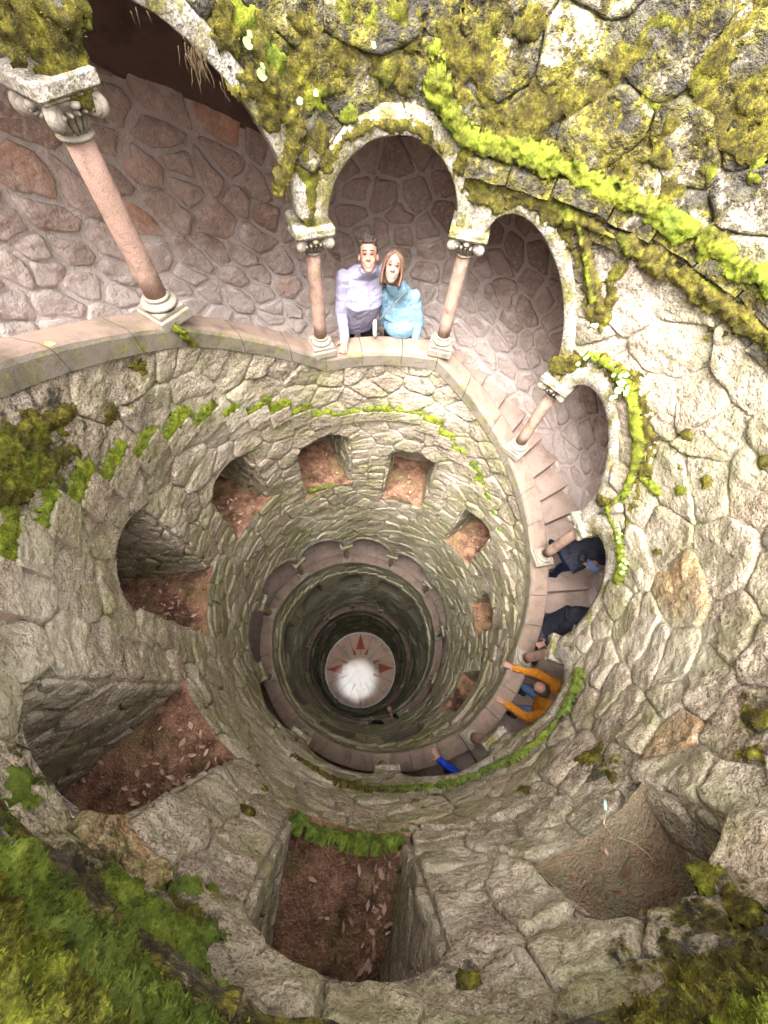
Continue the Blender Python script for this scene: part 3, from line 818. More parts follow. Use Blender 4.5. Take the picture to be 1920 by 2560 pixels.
# ------------------------------------------------------------------ columns
def rotz(a): return Matrix.Rotation(a,4,'Z')
def col_parts():
    P_={}
    m2=MB(); m2.box(0,0,.035,.235,.235,.07,bev=.008); m2.box(0,0,.085,.205,.205,.034,bev=.008); P_['plinth']=(m2.mesh('plinth'),'capital')
    pr=[(.094,.1)]+[(.075+.024*math.sin(PI*k/6+.0),.1+.036*(1-math.cos(PI*k/6))/2) for k in range(7)]+[(.068,.138),(.066,.15),(.07,.152),(.07,.158),(.0585,.166)]
    P_['base_moulding']=(MB().lathe(pr,28).mesh('base_moulding'),'capital')
    pr=[(.0585,.16),(.0585,.3),(.058,.5),(.0565,.7),(.055,.865)]
    P_['shaft']=(MB().lathe(pr,24).mesh('shaft'),'shaft')
    pr=[(.057,.782)]+[(.058+.014*math.sin(PI*k/6),.786+.026*(1-math.cos(PI*k/6))/2) for k in range(7)]+[(.056,.815),(.058,.84),(.066,.88),(.082,.92),(.10,.955),(.105,.972)]
    P_['necking']=(MB().lathe(pr,26).mesh('necking'),'capital')
    m2=MB()
    for q in range(4):
        a=PI/4+q*PI/2; d=Vector((math.cos(a),math.sin(a),0)); pts=[];rs=[]; sd_=Vector((-d.y,d.x,0))
        c0=d*.128+Vector((0,0,.918))
        for k in range(7):
            f=k/6; pts.append(d*(.06+.06*f**1.3)+Vector((0,0,.83+.138*f))); rs.append(.020+.006*f)
        for k in range(1,22):
            an=PI/2-k*.42; rr_=.050*(1-k/24); pts.append(c0+d*rr_*math.cos(an)+Vector((0,0,rr_*math.sin(an)))); rs.append(.026-.0004*k)
        m2.tube(pts,rs,8)
        m2.tube([c0-sd_*.03,c0-sd_*.022,c0+sd_*.022,c0+sd_*.03],[.028,.044,.044,.028],14)
        m2.ball(c0-sd_*.03,.013,n=8,m=6); m2.ball(c0+sd_*.03,.013,n=8,m=6)
    P_['volute']=(m2.mesh('volute'),'capital')
    m2=MB()
    for q in range(4):
        a=q*PI/2; d=Vector((math.cos(a),math.sin(a),0))
        m2.ball(d*.118+Vector((0,0,.955)),.024,.024,.02,n=10,m=7)
        sd_=Vector((-d.y,d.x,0))
        for s_ in (-1,0,1): m2.tube([d*.062+sd_*s_*.018+Vector((0,0,.82)),d*.078+sd_*s_*.03+Vector((0,0,.87)),d*.106+sd_*s_*.036+Vector((0,0,.925)),d*.125+sd_*s_*.034+Vector((0,0,.915))],[.010,.014,.013,.006],6)
    P_['leaf_carving']=(m2.mesh('leaf_carving'),'capital')
    m2=MB(); m2.box(0,0,.985,.25,.25,.02,bev=.006); m2.box(0,0,1.034,.29,.29,.075,bev=.012); P_['abacus']=(m2.mesh('abacus'),'plaster')
    for nm in ('necking','volute','leaf_carving','abacus'):
        for v in P_[nm][0].vertices: v.co.z=1.0715-(1.0715-v.co.z)*.72
    return P_
CPX=col_parts()
for nm,(me,mt) in CPX.items():
    me.materials.append(M[mt])
    if nm not in('plinth','abacus'): me.polygons.foreach_set('use_smooth',[True]*len(me.polygons))
ORD=['first','second','third','fourth','fifth','sixth','seventh','eighth','ninth','tenth','eleventh','twelfth','thirteenth']
CL=['slender column at the head of the stair, beyond the left edge','tall pink granite column in the upper left with scrolled capital','slender column just left of the man in the lavender sweater','grey slender column just right of the woman in the blue sweatshirt',
    'leaning-looking column above the bare stair treads, right of the couple','column whose foot hides the shoe of the person holding a phone','short-looking column between the dark jacket and the orange jacket','column between the orange jacket and the blue sleeve',
    'column left of the blue sleeve at the bottom of the upper ring','column at lower left of the second ring, seen end on from above']
for i,(t_,z_) in enumerate(COL):
    e=empty('column',(R*math.cos(rad(t_)),R*math.sin(rad(t_)),z_)); e.rotation_euler=(0,0,rad(t_)); e.scale=(1,1,colh(i)/1.0715)
    if i<len(CL): lb=CL[i]
    elif i<22: lb='%s small column round the second ring, counted clockwise from the column left of the blue sleeve'%ORD[i-9]
    else: lb='dark tiny column of the lowest ring near the well floor'
    tag(e,lb,'column','columns of the spiral arcade')
    for nm,(me,mt) in CPX.items():
        if i>20 and nm in('leaf_carving',): continue
        o=bpy.data.objects.new(nm,me); C.objects.link(o); o.parent=e
        if i==1: q=1.15 if nm in('shaft','necking','base_moulding') else 1.0; o.scale=(q,q,1)

# ------------------------------------------------------------------ well floor
m2=MB(); ns=72; RF=.955*R
vs_=[(0,0,ZFLOOR)]+[(5*math.cos(2*PI*k/ns),5*math.sin(2*PI*k/ns),ZFLOOR) for k in range(ns)]
m2.add(vs_,[(0,1+k,1+(k+1)%ns) for k in range(ns)]); fl=m2.build('well_floor',M['wet'],None,False); fl['kind']='structure'
vs_=[(0,0,ZFLOOR+.008)]+[(RF*math.cos(2*PI*k/ns),RF*math.sin(2*PI*k/ns),ZFLOOR+.008) for k in range(ns)]
MB().add(vs_,[(0,1+k,1+(k+1)%ns) for k in range(ns)]).build('marble_disc',M['mos_tan'],fl,False)
A0=rad(100)
def tri(name,a,r0,r1,wd,z,mat):
    d=Vector((math.cos(a),math.sin(a),0)); s_=Vector((-d.y,d.x,0)); zz=Vector((0,0,ZFLOOR+z))
    MB().add([d*r1+zz,d*r0+s_*wd+zz,d*r0-s_*wd+zz],[(0,1,2)]).build(name,M[mat],fl,False)
for k in range(8):
    a=A0+k*PI/4
    if k%2: tri('pale_point',a,.5,RF*.93,.42,.012,'mos_pale')
for k in range(8):
    a=A0+k*PI/4
    if k%2==0: tri('red_point',a,RF*.52,RF*.95,.26,.016,'mos_red')
    tri('dark_point',a+PI/8,RF*.40,RF*.62,.10,.018,'mos_red')
m2=MB()
for k in range(ns):
    a=2*PI*k/ns; b=2*PI*(k+1)/ns
    m2.add([(r*math.cos(q),r*math.sin(q),ZFLOOR+.014) for r,q in ((.60,a),(.60,b),(.72,b),(.72,a))],[(0,1,2,3)])
m2.build('stone_band',M['mos_pale'],fl,False)
m2=MB()
for k in range(ns):
    a=2*PI*k/ns; b=2*PI*(k+1)/ns
    m2.add([(r*math.cos(q),r*math.sin(q),ZFLOOR+.02) for r,q in ((RF*.965,a),(RF*.965,b),(RF+.02,b),(RF+.02,a))],[(0,1,2,3)])
m2.build('rim_band',M['white'],fl,False)
for k in range(16):
    a=A0+k*PI/8; d=Vector((math.cos(a),math.sin(a),0)); s_=Vector((-d.y,d.x,0))*.008; z_=Vector((0,0,ZFLOOR+.021))
    MB().add([d*.72-s_+z_,d*RF*.96-s_+z_,d*RF*.96+s_+z_,d*.72+s_+z_],[(0,1,2,3)]).build('joint_line',M['wet'],fl,False)
# railing round the mosaic
rail=empty('floor_railing',(0,0,ZFLOOR)); tag(rail,'low black iron railing circling the mosaic at the well bottom','railing')
for r_,z_,w_,mt in ((RF+.03,.10,.035,'iron'),(RF+.06,.42,.02,'iron'),(RF+.07,.80,.035,'steel')):
    pts=[(r_*math.cos(2*PI*k/64),r_*math.sin(2*PI*k/64),ZFLOOR+z_) for k in range(65)]
    MB().tube(pts,w_,6).build('rail',M[mt],rail)
for k in range(16):
    a=2*PI*k/16; x,y=(RF+.05)*math.cos(a),(RF+.05)*math.sin(a)
    MB().tube([(x,y,ZFLOOR+.005),(x,y,ZFLOOR+.84)],.02,6).build('post',M['iron'],rail)
sg=on_z(838,1752,ZFLOOR+.78); sgn=empty('notice_sign',sg); tag(sgn,'white notice board with a red no entry circle on the floor railing','sign')
e1=(on_z(865,1762,ZFLOOR+.78)-on_z(812,1742,ZFLOOR+.78)).normalized(); e2=Vector((-e1.y,e1.x,0))
def sgv(x,y,z): return tuple(sg+e1*x+e2*y+Vector((0,0,z+y*.35)))
hw_,hh_=.42,.17
MB().add([sgv(-hw_,-hh_,0),sgv(hw_,-hh_,0),sgv(hw_,hh_,0),sgv(-hw_,hh_,0),sgv(-hw_,-hh_,-.03),sgv(hw_,-hh_,-.03),sgv(hw_,hh_,-.03),sgv(-hw_,hh_,-.03)],[(0,1,2,3),(7,6,5,4),(0,4,5,1),(1,5,6,2),(2,6,7,3),(3,7,4,0)]).build('board',M['white'],sgn,False)
m2=MB(); nn=20
vs_=[sgv(.06+.10*math.cos(2*PI*k/nn),.03+.10*math.sin(2*PI*k/nn),.005) for k in range(nn)]; m2.add(vs_,[tuple(range(nn))]); m2.build('red_circle',M['red'],sgn,False)
MB().add([sgv(0,.01,.009),sgv(.12,.01,.009),sgv(.12,.05,.009),sgv(0,.05,.009)],[(0,1,2,3)]).build('white_bar',M['white'],sgn,False)
MB().add([sgv(-.1,-.12,.005),sgv(.22,-.12,.005),sgv(.22,-.105,.005),sgv(-.1,-.105,.005)],[(0,1,2,3)]).build('text_line',M['red'],sgn,False)
# ------------------------------------------------------------------ moss
MT={'olive':0.0,'mid':.5,'bright':1.0,'fresh':1.3,'dark':1.8}
def moss_pad(mb,q,wd,tone,hb=.03,th=.035,step=.014,bl=.010,dens=26000,drop=0.0,rag=.75):
    u0=min(p[0] for p in q)-wd*1.4; u1=max(p[0] for p in q)+wd*1.4; v0=min(p[1] for p in q)-wd*1.4; v1=max(p[1] for p in q)+wd*1.4
    nu=int((u1-u0)/step)+1; nv=int((v1-v0)/step)+1
    idx={}; vs_=[]; mk={}
    for i in range(nu+1):
        for j in range(nv+1):
            u=u0+i*step; v=v0+j*step
            d=dline(u,v,q)
            if d>wd*1.4: continue
            m=1-d/(wd*(.85+.75*nz(u,v,4,2.7)))+rag*fbm(u,v,len(tone),7,3)+.55*nz(u,v,5,19)+.4*nz(u,v,8,43)
            mk[(i,j)]=m
            if m>-.35:
                c=max(0,min(1,m)); h=hb+th*(math.sqrt(c)*(.75+.5*nz(u,v,9,26)+.3*nz(u,v,2,60)))-(.035 if m<=0 else 0)
                idx[(i,j)]=len(vs_); vs_.append(W(u+.006*nz(u,v,1,50),v+.006*nz(u,v,7,50),h))
    fs_=[]; blades=[]
    for (i,j),a in idx.items():
        b=idx.get((i+1,j)); c=idx.get((i+1,j+1)); d=idx.get((i,j+1))
        if None in (b,c,d): continue
        m=mk[(i,j)]
        if m<-.2: continue
        fs_.append((a,b,c,d))
        if m>-.05: blades.append((a,b,c,d,m))
    tn=MT[tone]
    tv=[min(2,max(0,tn+(.7*fbm(v[0],v[1],v[2],5,3)-.12 if tn<1.5 else .5*fbm(v[0],v[1],v[2],5,3)))) for v in vs_]
    mb.add(vs_,fs_,0,tone=tv,rnd=.4)
    ar=step*step; bv=[];bf=[];br=[];bt=[]
    for a,b,c,d,m in blades:
        n=dens*ar; n=int(n)+(random.random()<n-int(n))
        for _ in range(n):
            f,g=random.random(),random.random()
            pa,pb,pd=vs_[a],vs_[b],vs_[d]
            p=Vector(pa)+(Vector(pb)-Vector(pa))*f+(Vector(pd)-Vector(pa))*g
            nr=Vector((-p.x,-p.y,0)).normalized()
            dr=(nr*.8+Vector((random.gauss(0,.55),random.gauss(0,.55),random.gauss(.15-drop,.5)))).normalized()
            L=bl*random.uniform(.5,1.4); sd_=dr.cross(Vector((random.gauss(0,1),random.gauss(0,1),random.gauss(0,1)))).normalized()*bl*random.uniform(.14,.30)
            p=p-nr*.004; k=len(bv); bv+= [p-sd_,p+sd_,p+dr*L]; bf.append((k,k+1,k+2)); r_=random.random(); br+=[r_*.8,r_*.8,min(1,r_+.3)]; bt+=[min(2,max(0,tv[a]+random.gauss(0,.12)))]*3
    if bv: mb.add(bv,bf,0,tone=bt,rnd=br)
def dot(px,py,r,rho=RW-.03):
    q=lin([(px-3,py),(px+3,py)],rho); return q
def moss_obj(name,label,items):
    mb=MB()
    for it in items: moss_pad(mb,*it[:3],**(it[3] if len(it)>3 else {}))
    o=mb.build(name,M['moss'],None,True); tag(o,label,'moss',None,'stuff'); return o
moss_obj('ledge_moss','thick bright yellow green moss cushion along the level ledge, upper right',[
 (lin([(1088,190),(1108,280),(1155,345),(1235,385),(1330,395),(1420,440),(1500,480),(1600,530),(1700,575),(1800,640),(1960,735)],RW-.09),.06,'bright',dict(hb=.065,th=.04,rag=1.15,dens=42000,step=.011,bl=.009)),
 (lin([(1420,545),(1540,600),(1640,665),(1740,725),(1850,800),(1960,890)],RW-.08),.06,'olive',dict(hb=.055,th=.04,dens=30000,drop=.5)),
 (lin([(1240,440),(1330,490),(1420,530)],RW-.05),.10,'olive',dict(hb=.03,th=.03))])
pt=[]
for x,y,r_,tn in [(615,50,.10,'bright'),(635,95,.06,'bright'),(690,165,.06,'bright'),(785,215,.09,'mid'),(850,225,.06,'mid'),(880,275,.07,'bright'),(960,185,.07,'mid'),(1075,130,.055,'bright'),(865,35,.10,'mid'),(930,60,.09,'mid'),(1000,40,.07,'mid'),
    (760,120,.12,'olive'),(720,260,.10,'olive'),(780,340,.09,'olive'),(860,120,.12,'olive'),(1180,110,.10,'olive'),(1230,180,.11,'olive'),(1330,70,.10,'olive'),(1370,150,.05,'mid'),(1420,120,.08,'olive'),(1240,320,.09,'olive'),(1150,240,.08,'olive'),
    (1400,300,.10,'olive'),(1560,330,.10,'olive'),(1530,280,.08,'mid'),(1620,260,.06,'mid'),(1690,300,.07,'olive'),(1640,400,.09,'olive'),(1750,430,.06,'mid'),(1870,445,.06,'mid'),(1720,80,.10,'olive'),(1640,160,.07,'mid'),(1800,140,.09,'olive'),(1850,60,.08,'mid'),(1890,220,.08,'olive'),(1870,620,.07,'olive'),
    (1280,500,.12,'olive'),(1200,470,.07,'olive'),(1800,840,.06,'olive'),(1835,830,.03,'mid'),(1710,1090,.05,'olive'),(1760,1200,.05,'olive'),(1690,1160,.05,'olive'),(1700,1230,.04,'mid'),(1900,1150,.06,'mid'),(1640,1380,.03,'olive'),
    (1470,1890,.10,'olive'),(1530,1935,.07,'olive'),(1890,1790,.07,'olive'),(1870,1880,.05,'olive'),(1310,1970,.06,'olive'),(760,1330,.06,'olive'),(620,2020,.05,'olive'),(660,1970,.04,'olive'),(350,935,.08,'olive'),(160,1080,.10,'olive'),(270,1030,.07,'olive'),(1750,2190,.06,'mid'),(1850,2260,.07,'olive'),(1180,2440,.05,'olive'),(1060,2020,.03,'olive'),(40,1950,.08,'dark'),(480,2200,.08,'dark'),(420,2290,.09,'olive'),(520,2330,.07,'dark')]:
    pt.append((dot(x,y,r_),r_,tn,dict(th=.024,hb=.022,step=.014,dens=26000,bl=.010,rag=1.6)))
for q,w_,tn in (([(640,140),(760,200),(880,160),(1010,150)],.15,'olive'),([(1150,130),(1280,190),(1400,250),(1520,330)],.13,'olive'),([(1560,120),(1720,200),(1860,330)],.12,'olive'),([(1250,300),(1400,360),(1560,430),(1700,500)],.09,'olive')):
    pt.append((lin(q),w_,tn,dict(th=.016,hb=.018,step=.014,dens=22000,bl=.009,rag=2.0)))
moss_obj('wall_moss','patches of olive and yellow moss scattered over the wall stones',pt)
moss_obj('arch_moss','moss ridge growing along the backs of the right hand arches',[
 (lin([(1430,510),(1462,610),(1480,720),(1500,800)],RW-.05),.075,'olive',dict(hb=.035)),
 (lin([(1445,560),(1470,680),(1480,760)],RW-.06),.03,'bright',dict(hb=.06)),
 (lin([(1540,680),(1520,760),(1500,830)],RW-.05),.07,'olive'),
 (lin([(1470,885),(1530,920),(1560,960),(1585,1040),(1592,1120),(1575,1190),(1555,1250)],RW-.06),.05,'bright',dict(hb=.05,dens=30000)),
 (lin([(1500,900),(1570,960),(1605,1050),(1610,1130),(1590,1210),(1560,1290),(1560,1380)],RW-.05),.09,'olive',dict(hb=.022,th=.022,rag=1.3)),
 (lin([(1600,1200),(1640,1230)],RW-.05),.04,'bright'),
 (lin([(1560,1230),(1515,1275),(1540,1330),(1552,1400),(1540,1455)],RW-.06),.05,'bright',dict(hb=.05,dens=30000)),
 (lin([(1500,1250),(1530,1260)],RW-.05),.07,'olive'),
 (lin([(1440,1680),(1425,1740),(1385,1805),(1320,1865),(1250,1905),(1150,1945),(1060,1962),(960,1965)],RW-.06),.06,'dark',dict(hb=.045,dens=12000)),
 (lin([(930,1965),(820,1935),(740,1885)],RW-.06),.05,'olive',dict(hb=.04)),
 (lin([(700,480),(745,330),(640,120)],RW-.05),.05,'olive',dict(hb=.045)),
 (lin([(770,360),(775,450),(780,540)],RW-.06),.09,'olive',dict(hb=.028,th=.015)),
 (lin([(1160,400),(1200,470),(1240,520)],RW-.05),.09,'olive',dict(hb=.04,th=.02)),
 (lin([(560,60),(620,180),(680,300)],RW-.04),.07,'olive',dict(hb=.03,th=.03,rag=1)),
 (lin([(820,420),(870,340),(950,310),(1040,320),(1100,370)],RW-.04),.05,'olive',dict(hb=.025,th=.025,rag=1.1)),
 (lin([(1260,500),(1340,510),(1410,570),(1440,660)],RW-.04),.045,'olive',dict(hb=.025,th=.02,rag=1.1)),
 (lin([(1390,920),(1450,900)],RW-.05),.07,'olive',dict(hb=.035,th=.02)),
 (lin([(60,20),(120,100),(160,160)],RW-.05),.13,'olive',dict(hb=.045,th=.03)),
 (lin([(150,60),(190,20)],RW-.05),.07,'mid',dict(hb=.055,th=.03))])
stl=[]
step_px=[(0,1235),(100,1175),(200,1130),(330,1085),(430,1048),(560,1018),(700,1012),(830,1018),(950,1008),(1060,1032),(1130,1085),(1180,1160),(1220,1250),(1245,1350),(1257,1450),(1248,1560),(1205,1680),(1130,1790),(1040,1850)]
teeth=[]
for t0_,t1_,z_ in TREADS:
    if t1_<42 or t0_>214: continue
    near_=t0_>125
    if t0_<100 and random.random()<.25: continue
    a_,b_=t0_-(t0_-t1_)*.1,t1_+(t0_-t1_)*.12
    w_=.075 if near_ else .058
    teeth.append(([(RW*rad(b_),z_+.012),(RW*rad(a_),z_+.02)],w_,'fresh',dict(hb=.035,th=.035,rag=.45,step=.012,bl=.013,dens=30000)))
moss_obj('step_moss','fresh green moss on the saw tooth ends of the stair treads',[
 (lin(step_px[:3],RW-.06),.10,'mid',dict(hb=.03,th=.04,rag=1.0)),
 (lin([(0,1130),(80,1080),(180,1030)],RW-.05),.13,'olive',dict(hb=.03,th=.04)),
 (lin(step_px[11:17],RW-.055),.07,'dark',dict(hb=.028,th=.03,rag=1.0)),
 (lin(step_px[16:],RW-.055),.06,'dark',dict(hb=.025,th=.03,rag=1.2))]+teeth)
moss_obj('near_moss','deep soft green moss in the near corners of the ledge',[
 (lin([(-40,2080),(60,2200),(160,2330),(300,2450),(480,2600)],RW-.10),.14,'dark',dict(hb=.06,th=.07,step=.012,bl=.013,dens=60000,drop=.2,rag=.6)),
 (lin([(-60,2300),(60,2450),(200,2560),(330,2660)],RW-.10),.10,'mid',dict(hb=.075,th=.07,step=.012,bl=.013,dens=60000,drop=.2)),
 (lin([(330,2230),(450,2330),(560,2480)],RW-.05),.09,'dark',dict(hb=.03,th=.035,step=.012,bl=.012,dens=45000)),
 (lin([(1980,2330),(1880,2400),(1780,2480),(1660,2580)],RW-.10),.10,'olive',dict(hb=.06,th=.06,step=.012,bl=.012,dens=55000)),
 (lin([(1980,2440),(1880,2540),(1800,2600)],RW-.10),.09,'mid',dict(hb=.07,th=.06,step=.012,bl=.012,dens=55000))])
moss_obj('niche_moss','short green moss on the front lips of the lower niches',[
 (lin([(745,2050),(850,2095),(950,2100),(1020,2085)],RW-.0),.06,'dark',dict(hb=-.02,th=.06,step=.012,bl=.02,dens=24000,rag=.4)),
 (lin([(480,1735),(530,1810),(590,1880)],RW-.0),.05,'dark',dict(hb=-.01,th=.05,step=.012,bl=.018,dens=20000,rag=.6)),
 (lin([(620,1330),(650,1280)],RW),.035,'dark',dict(hb=-.01,th=.03)),
 (lin([(780,1228),(860,1215)],RW),.05,'dark',dict(hb=-.01,th=.03)),
 (lin([(440,820),(465,845),(475,860)],R-.115),.05,'mid',dict(hb=.055,th=.05,step=.012,bl=.02,dens=22000,rag=.5))])

# ------------------------------------------------------------------ pennywort, roots, small things
M['penny']=plain('pennywort_leaf',(.20,.33,.09),.45,40,.25,.4); M['stem']=plain('pennywort_stem',(.30,.42,.12),.6)
M['root']=plain('dry_root',(.09,.06,.03),.9,60,.4); M['yleaf']=plain('yellow_leaf',(.62,.50,.16),.6)
def pennywort(pxs,label,rho=RW-.11,size=.023):
    t_,z_=at_cyl(*pxs[0][:2],rho); base=Vector((rho*math.cos(t_),rho*math.sin(t_),z_)); e=empty('pennywort',base); tag(e,label,'plant','pennywort tufts on the arches')
    nr=Vector((-base.x,-base.y,0)).normalized()
    for x,y,s_ in pxs:
        p=on_cyl(x,y,rho-random.uniform(0,.02)); r_=size*s_
        nn=(nr*.7+Vector((0,0,.8))+Vector((random.gauss(0,.2),random.gauss(0,.2),0))).normalized(); q=nn.to_track_quat('Z','Y').to_matrix()
        vs_=[p+q@Vector((0,0,-r_*.22))]
        for k in range(14):
            a=2*PI*k/14; rr_=r_*(1+.07*math.cos(3*a)) if k else r_*.6
            vs_.append(p+q@Vector((rr_*math.cos(a),rr_*math.sin(a),r_*.06*math.sin(a*2))))
        for k in range(14):
            vs_.append(p+q@Vector((.5*r_*math.cos(2*PI*k/14),.5*r_*math.sin(2*PI*k/14),-r_*.06)))
        fs_=[(0,15+k,15+(k+1)%14) for k in range(14)]+[(15+k,1+k,1+(k+1)%14,15+(k+1)%14) for k in range(14)]
        MB().add(vs_,fs_).build('leaf',M['penny'],e)
        MB().tube([p-nn*.004,p-nn*.03-nr*.02,p-nr*.07-Vector((0,0,.035))],.0022,5).build('stem',M['stem'],e)
pennywort([(1553,940,.8),(1566,938,.9),(1535,938,.7),(1556,957,1.3),(1548,975,1.3),(1565,980,.8),(1570,970,.7),(1531,995,.9),(1540,990,.7),(1565,985,.7),(1545,955,.6)],'cluster of round pennywort leaves right of the fourth arch')
pennywort([(1464,876,.7),(1457,885,.8),(1465,895,.8),(1470,890,.6),(1446,910,.8)],'small pennywort tuft above the capital right of the couple')
pennywort([(1491,814,.7),(1477,827,.7),(1483,812,.5)],'three pennywort leaves on the moss high above the capital')
pennywort([(1545,1345,.7),(1552,1335,.6),(1548,1355,.6),(1557,1378,.6),(1560,1400,.7),(1553,1413,.7),(1562,1420,.7),(1556,1432,.8),(1567,1408,.7)],'row of pennywort leaves beside the arch of the phone holder')
pennywort([(620,108,1.0),(655,187,1.1),(657,165,.6),(625,85,.6)],'pennywort leaves hanging on the mossy edge of the big arch',RW-.1)
pennywort([(790,232,.7),(750,252,.8),(935,112,.6)],'few pennywort leaves in the moss over the couple',RW-.1)
m2=MB()
for x,y,n_ in [(330,20,3),(455,100,5),(490,120,22),(500,150,16),(560,190,3),(1640,690,10),(1600,650,8),(1740,760,9),(1330,420,8),(900,330,4)]:
    for _ in range(n_):
        p=on_cyl(x+random.gauss(0,14),y+random.gauss(0,10),RW-.05); L=random.uniform(.03,.11); pts=[p]
        d=Vector((random.gauss(0,.2),random.gauss(0,.2),-1))
        for k in range(4): pts.append(pts[-1]+d*L/4); d=(d+Vector((random.gauss(0,.35),random.gauss(0,.35),0))).normalized()
        m2.tube(pts,[.0018,.0016,.0014,.0012,.0008],4)
o=m2.build('hanging_roots',M['root']); tag(o,'thin brown roots hanging from the rim of the arches','roots',None,'stuff')
p=on_cyl(122,862,R-.118); o=bpy.data.objects.new('fallen_leaf',leafmesh[0].copy()); C.objects.link(o); o.data.materials.clear(); o.data.materials.append(M['yleaf']); o.location=p+Vector((.004,0,.01)); o.rotation_euler=(1.2,.3,.6); o.scale=(.6,.6,.6)
tag(o,'small yellow leaf stuck to the coping at the far left','leaf')
M['mint']=plain('mint_plastic',(.45,.70,.55),.4,None,.1); M['cable']=plain('thin_cable',(.45,.36,.25),.6)
e=empty('plastic_tipped_cord',on_cyl(1512,2020,RW-.06)); tag(e,'thin cord with a mint green plastic end above the lower right niche','cord')  # loose cable ending in a plastic tube
MB().tube([on_cyl(1512,1998,RW-.07),on_cyl(1513,2010,RW-.07),on_cyl(1514,2026,RW-.06)],[.007,.009,.006],8).build('plastic_end',M['mint'],e)
zc=-2.27
MB().tube([on_cyl(1514,2026,RW-.06),on_cyl(1510,2060,RW-.05),on_z(1530,2090,zc),on_z(1580,2105,zc),on_z(1620,2135,zc),on_z(1640,2165,zc)],.004,5).build('cord',M['cable'],e)

# ------------------------------------------------------------------ people
M['skin']=plain('skin',(.30,.155,.11),.55,25,.10,.35,.15,.003)
M['skin2']=plain('skin_fair',(.33,.185,.135),.55,25,.10,.35,.15,.003)
M['lav']=m_cloth('lavender_knit',(.32,.295,.40),fold=11,fs=.7,fd=.035); M['blue']=m_cloth('sky_blue_fleece',(.165,.275,.355),fold=9,fs=.7,fd=.035)
M['trouser']=m_cloth('black_trousers',(.012,.012,.015)); M['jeans']=m_cloth('blue_jeans',(.10,.17,.30)); M['pjeans']=m_cloth('pale_jeans',(.30,.38,.48))
M['orange']=m_cloth('orange_jacket',(.46,.17,.018),.7,22,.9,.03); M['black']=m_cloth('dark_jacket',(.018,.02,.032),.7,16,.8,.03); M['navy']=m_cloth('navy_cloth',(.012,.02,.06)); M['puff']=m_cloth('royal_blue_padded',(.015,.06,.55),.45,30,1,.04)
M['hairm']=plain('dark_brown_hair',(.035,.022,.016),.6,90,.6,.4,.9,.01); M['hairw']=plain('auburn_brown_hair',(.12,.062,.038),.5,90,.5,.5,.8,.008); M['hairs']=plain('cropped_dark_hair',(.05,.035,.028),.7,150,.4)
M['shoe']=plain('dark_shoe',(.015,.015,.02),.6); M['sole']=plain('white_sole',(.75,.75,.75),.6); M['eye']=plain('eye_dark',(.03,.02,.015),.3); M['eyew']=plain('eye_white',(.75,.73,.70),.3); M['lip']=plain('lips',(.46,.22,.18),.5); M['teeth']=plain('teeth',(.85,.83,.78),.3)
M['lid']=plain('eyelid_skin',(.26,.13,.09),.6)
M['glass']=plain('phone_glass',(.10,.16,.30),.12,None,.1,.6); M['pouch']=plain('pouch_white',(.5,.5,.48),.5,40,.1); M['grey']=plain('grey_webbing',(.10,.11,.11),.8)
def cap_mesh(mb,p0,p1,r0,r1,n=14):
    p0,p1=Vector(p0),Vector(p1); ax=(p1-p0); L=ax.length
    ax=ax.normalized() if L>1e-6 else Vector((0,0,1))
    pts=[];rs=[]
    for k in range(5):
        a=PI/2*k/4; pts.append(p0-ax*r0*math.cos(a)); rs.append(max(1e-4,r0*math.sin(a)))
    for k in range(5):
        a=PI/2*k/4; pts.append(p1+ax*r1*math.sin(a)); rs.append(max(1e-4,r1*math.cos(a)))
    mb.tube(pts,rs,n)
from mathutils.bvhtree import BVHTree
def fuse(name,prims,voxel,mats,parent,smooth=4,fold=0.0):
    mb=MB()
    for q in prims:
        k=len(mb.f)
        if q[0]=='c': cap_mesh(mb,*q[1:5])
        elif q[0]=='l':
            vs_=[];n=20
            for c_,sx,fy,rx,ry in q[1]:
                for a in range(n):
                    an=2*PI*a/n; ca,sa=math.cos(an),math.sin(an); e_=.8
                    vs_.append(c_+sx*rx*math.copysign(abs(ca)**e_,ca)+fy*ry*math.copysign(abs(sa)**e_,sa))
            m=len(q[1]); fs_=[(l*n+a,l*n+(a+1)%n,(l+1)*n+(a+1)%n,(l+1)*n+a) for l in range(m-1) for a in range(n)]+[tuple(reversed(range(n))),tuple((m-1)*n+a for a in range(n))]
            mb.add(vs_,fs_)
        else: mb.ball(q[1],1,1,1,M=q[2],n=18,m=12)
        for f_ in range(k,len(mb.f)): mb.mi[f_]=q[-1]
    bv=BVHTree.FromPolygons([Vector(v) for v in mb.v],mb.f); tg=list(mb.mi); mb.mi=[0]*len(mb.f)
    o=mb.build(name,[],parent)
    r_=o.modifiers.new('r','REMESH'); r_.mode='VOXEL'; r_.voxel_size=voxel
    if smooth: s_=o.modifiers.new('s','SMOOTH'); s_.iterations=smooth; s_.factor=.5
    dg=bpy.context.evaluated_depsgraph_get(); me=bpy.data.meshes.new_from_object(o.evaluated_get(dg)); o.modifiers.clear(); o.data=me
    tv=[tg[bv.find_nearest(v.co)[2]] for v in me.vertices]
    if fold:
        nr=[v.normal.copy() for v in me.vertices]
        for v,t_,n_ in zip(me.vertices,tv,nr):
            if t_==1:
                c=v.co; a=1-abs(noise.noise((c.x*8+3,c.y*8,c.z*12)))*3; b=1-abs(noise.noise((c.x*16,c.y*16+9,c.z*26)))*3
                v.co+=n_*fold*(a*.7+b*.4)
    for m in mats: me.materials.append(m)
    me.polygons.foreach_set('material_index',[tv[pl.vertices[0]] for pl in me.polygons]); me.polygons.foreach_set('use_smooth',[True]*len(me.polygons))
    return o
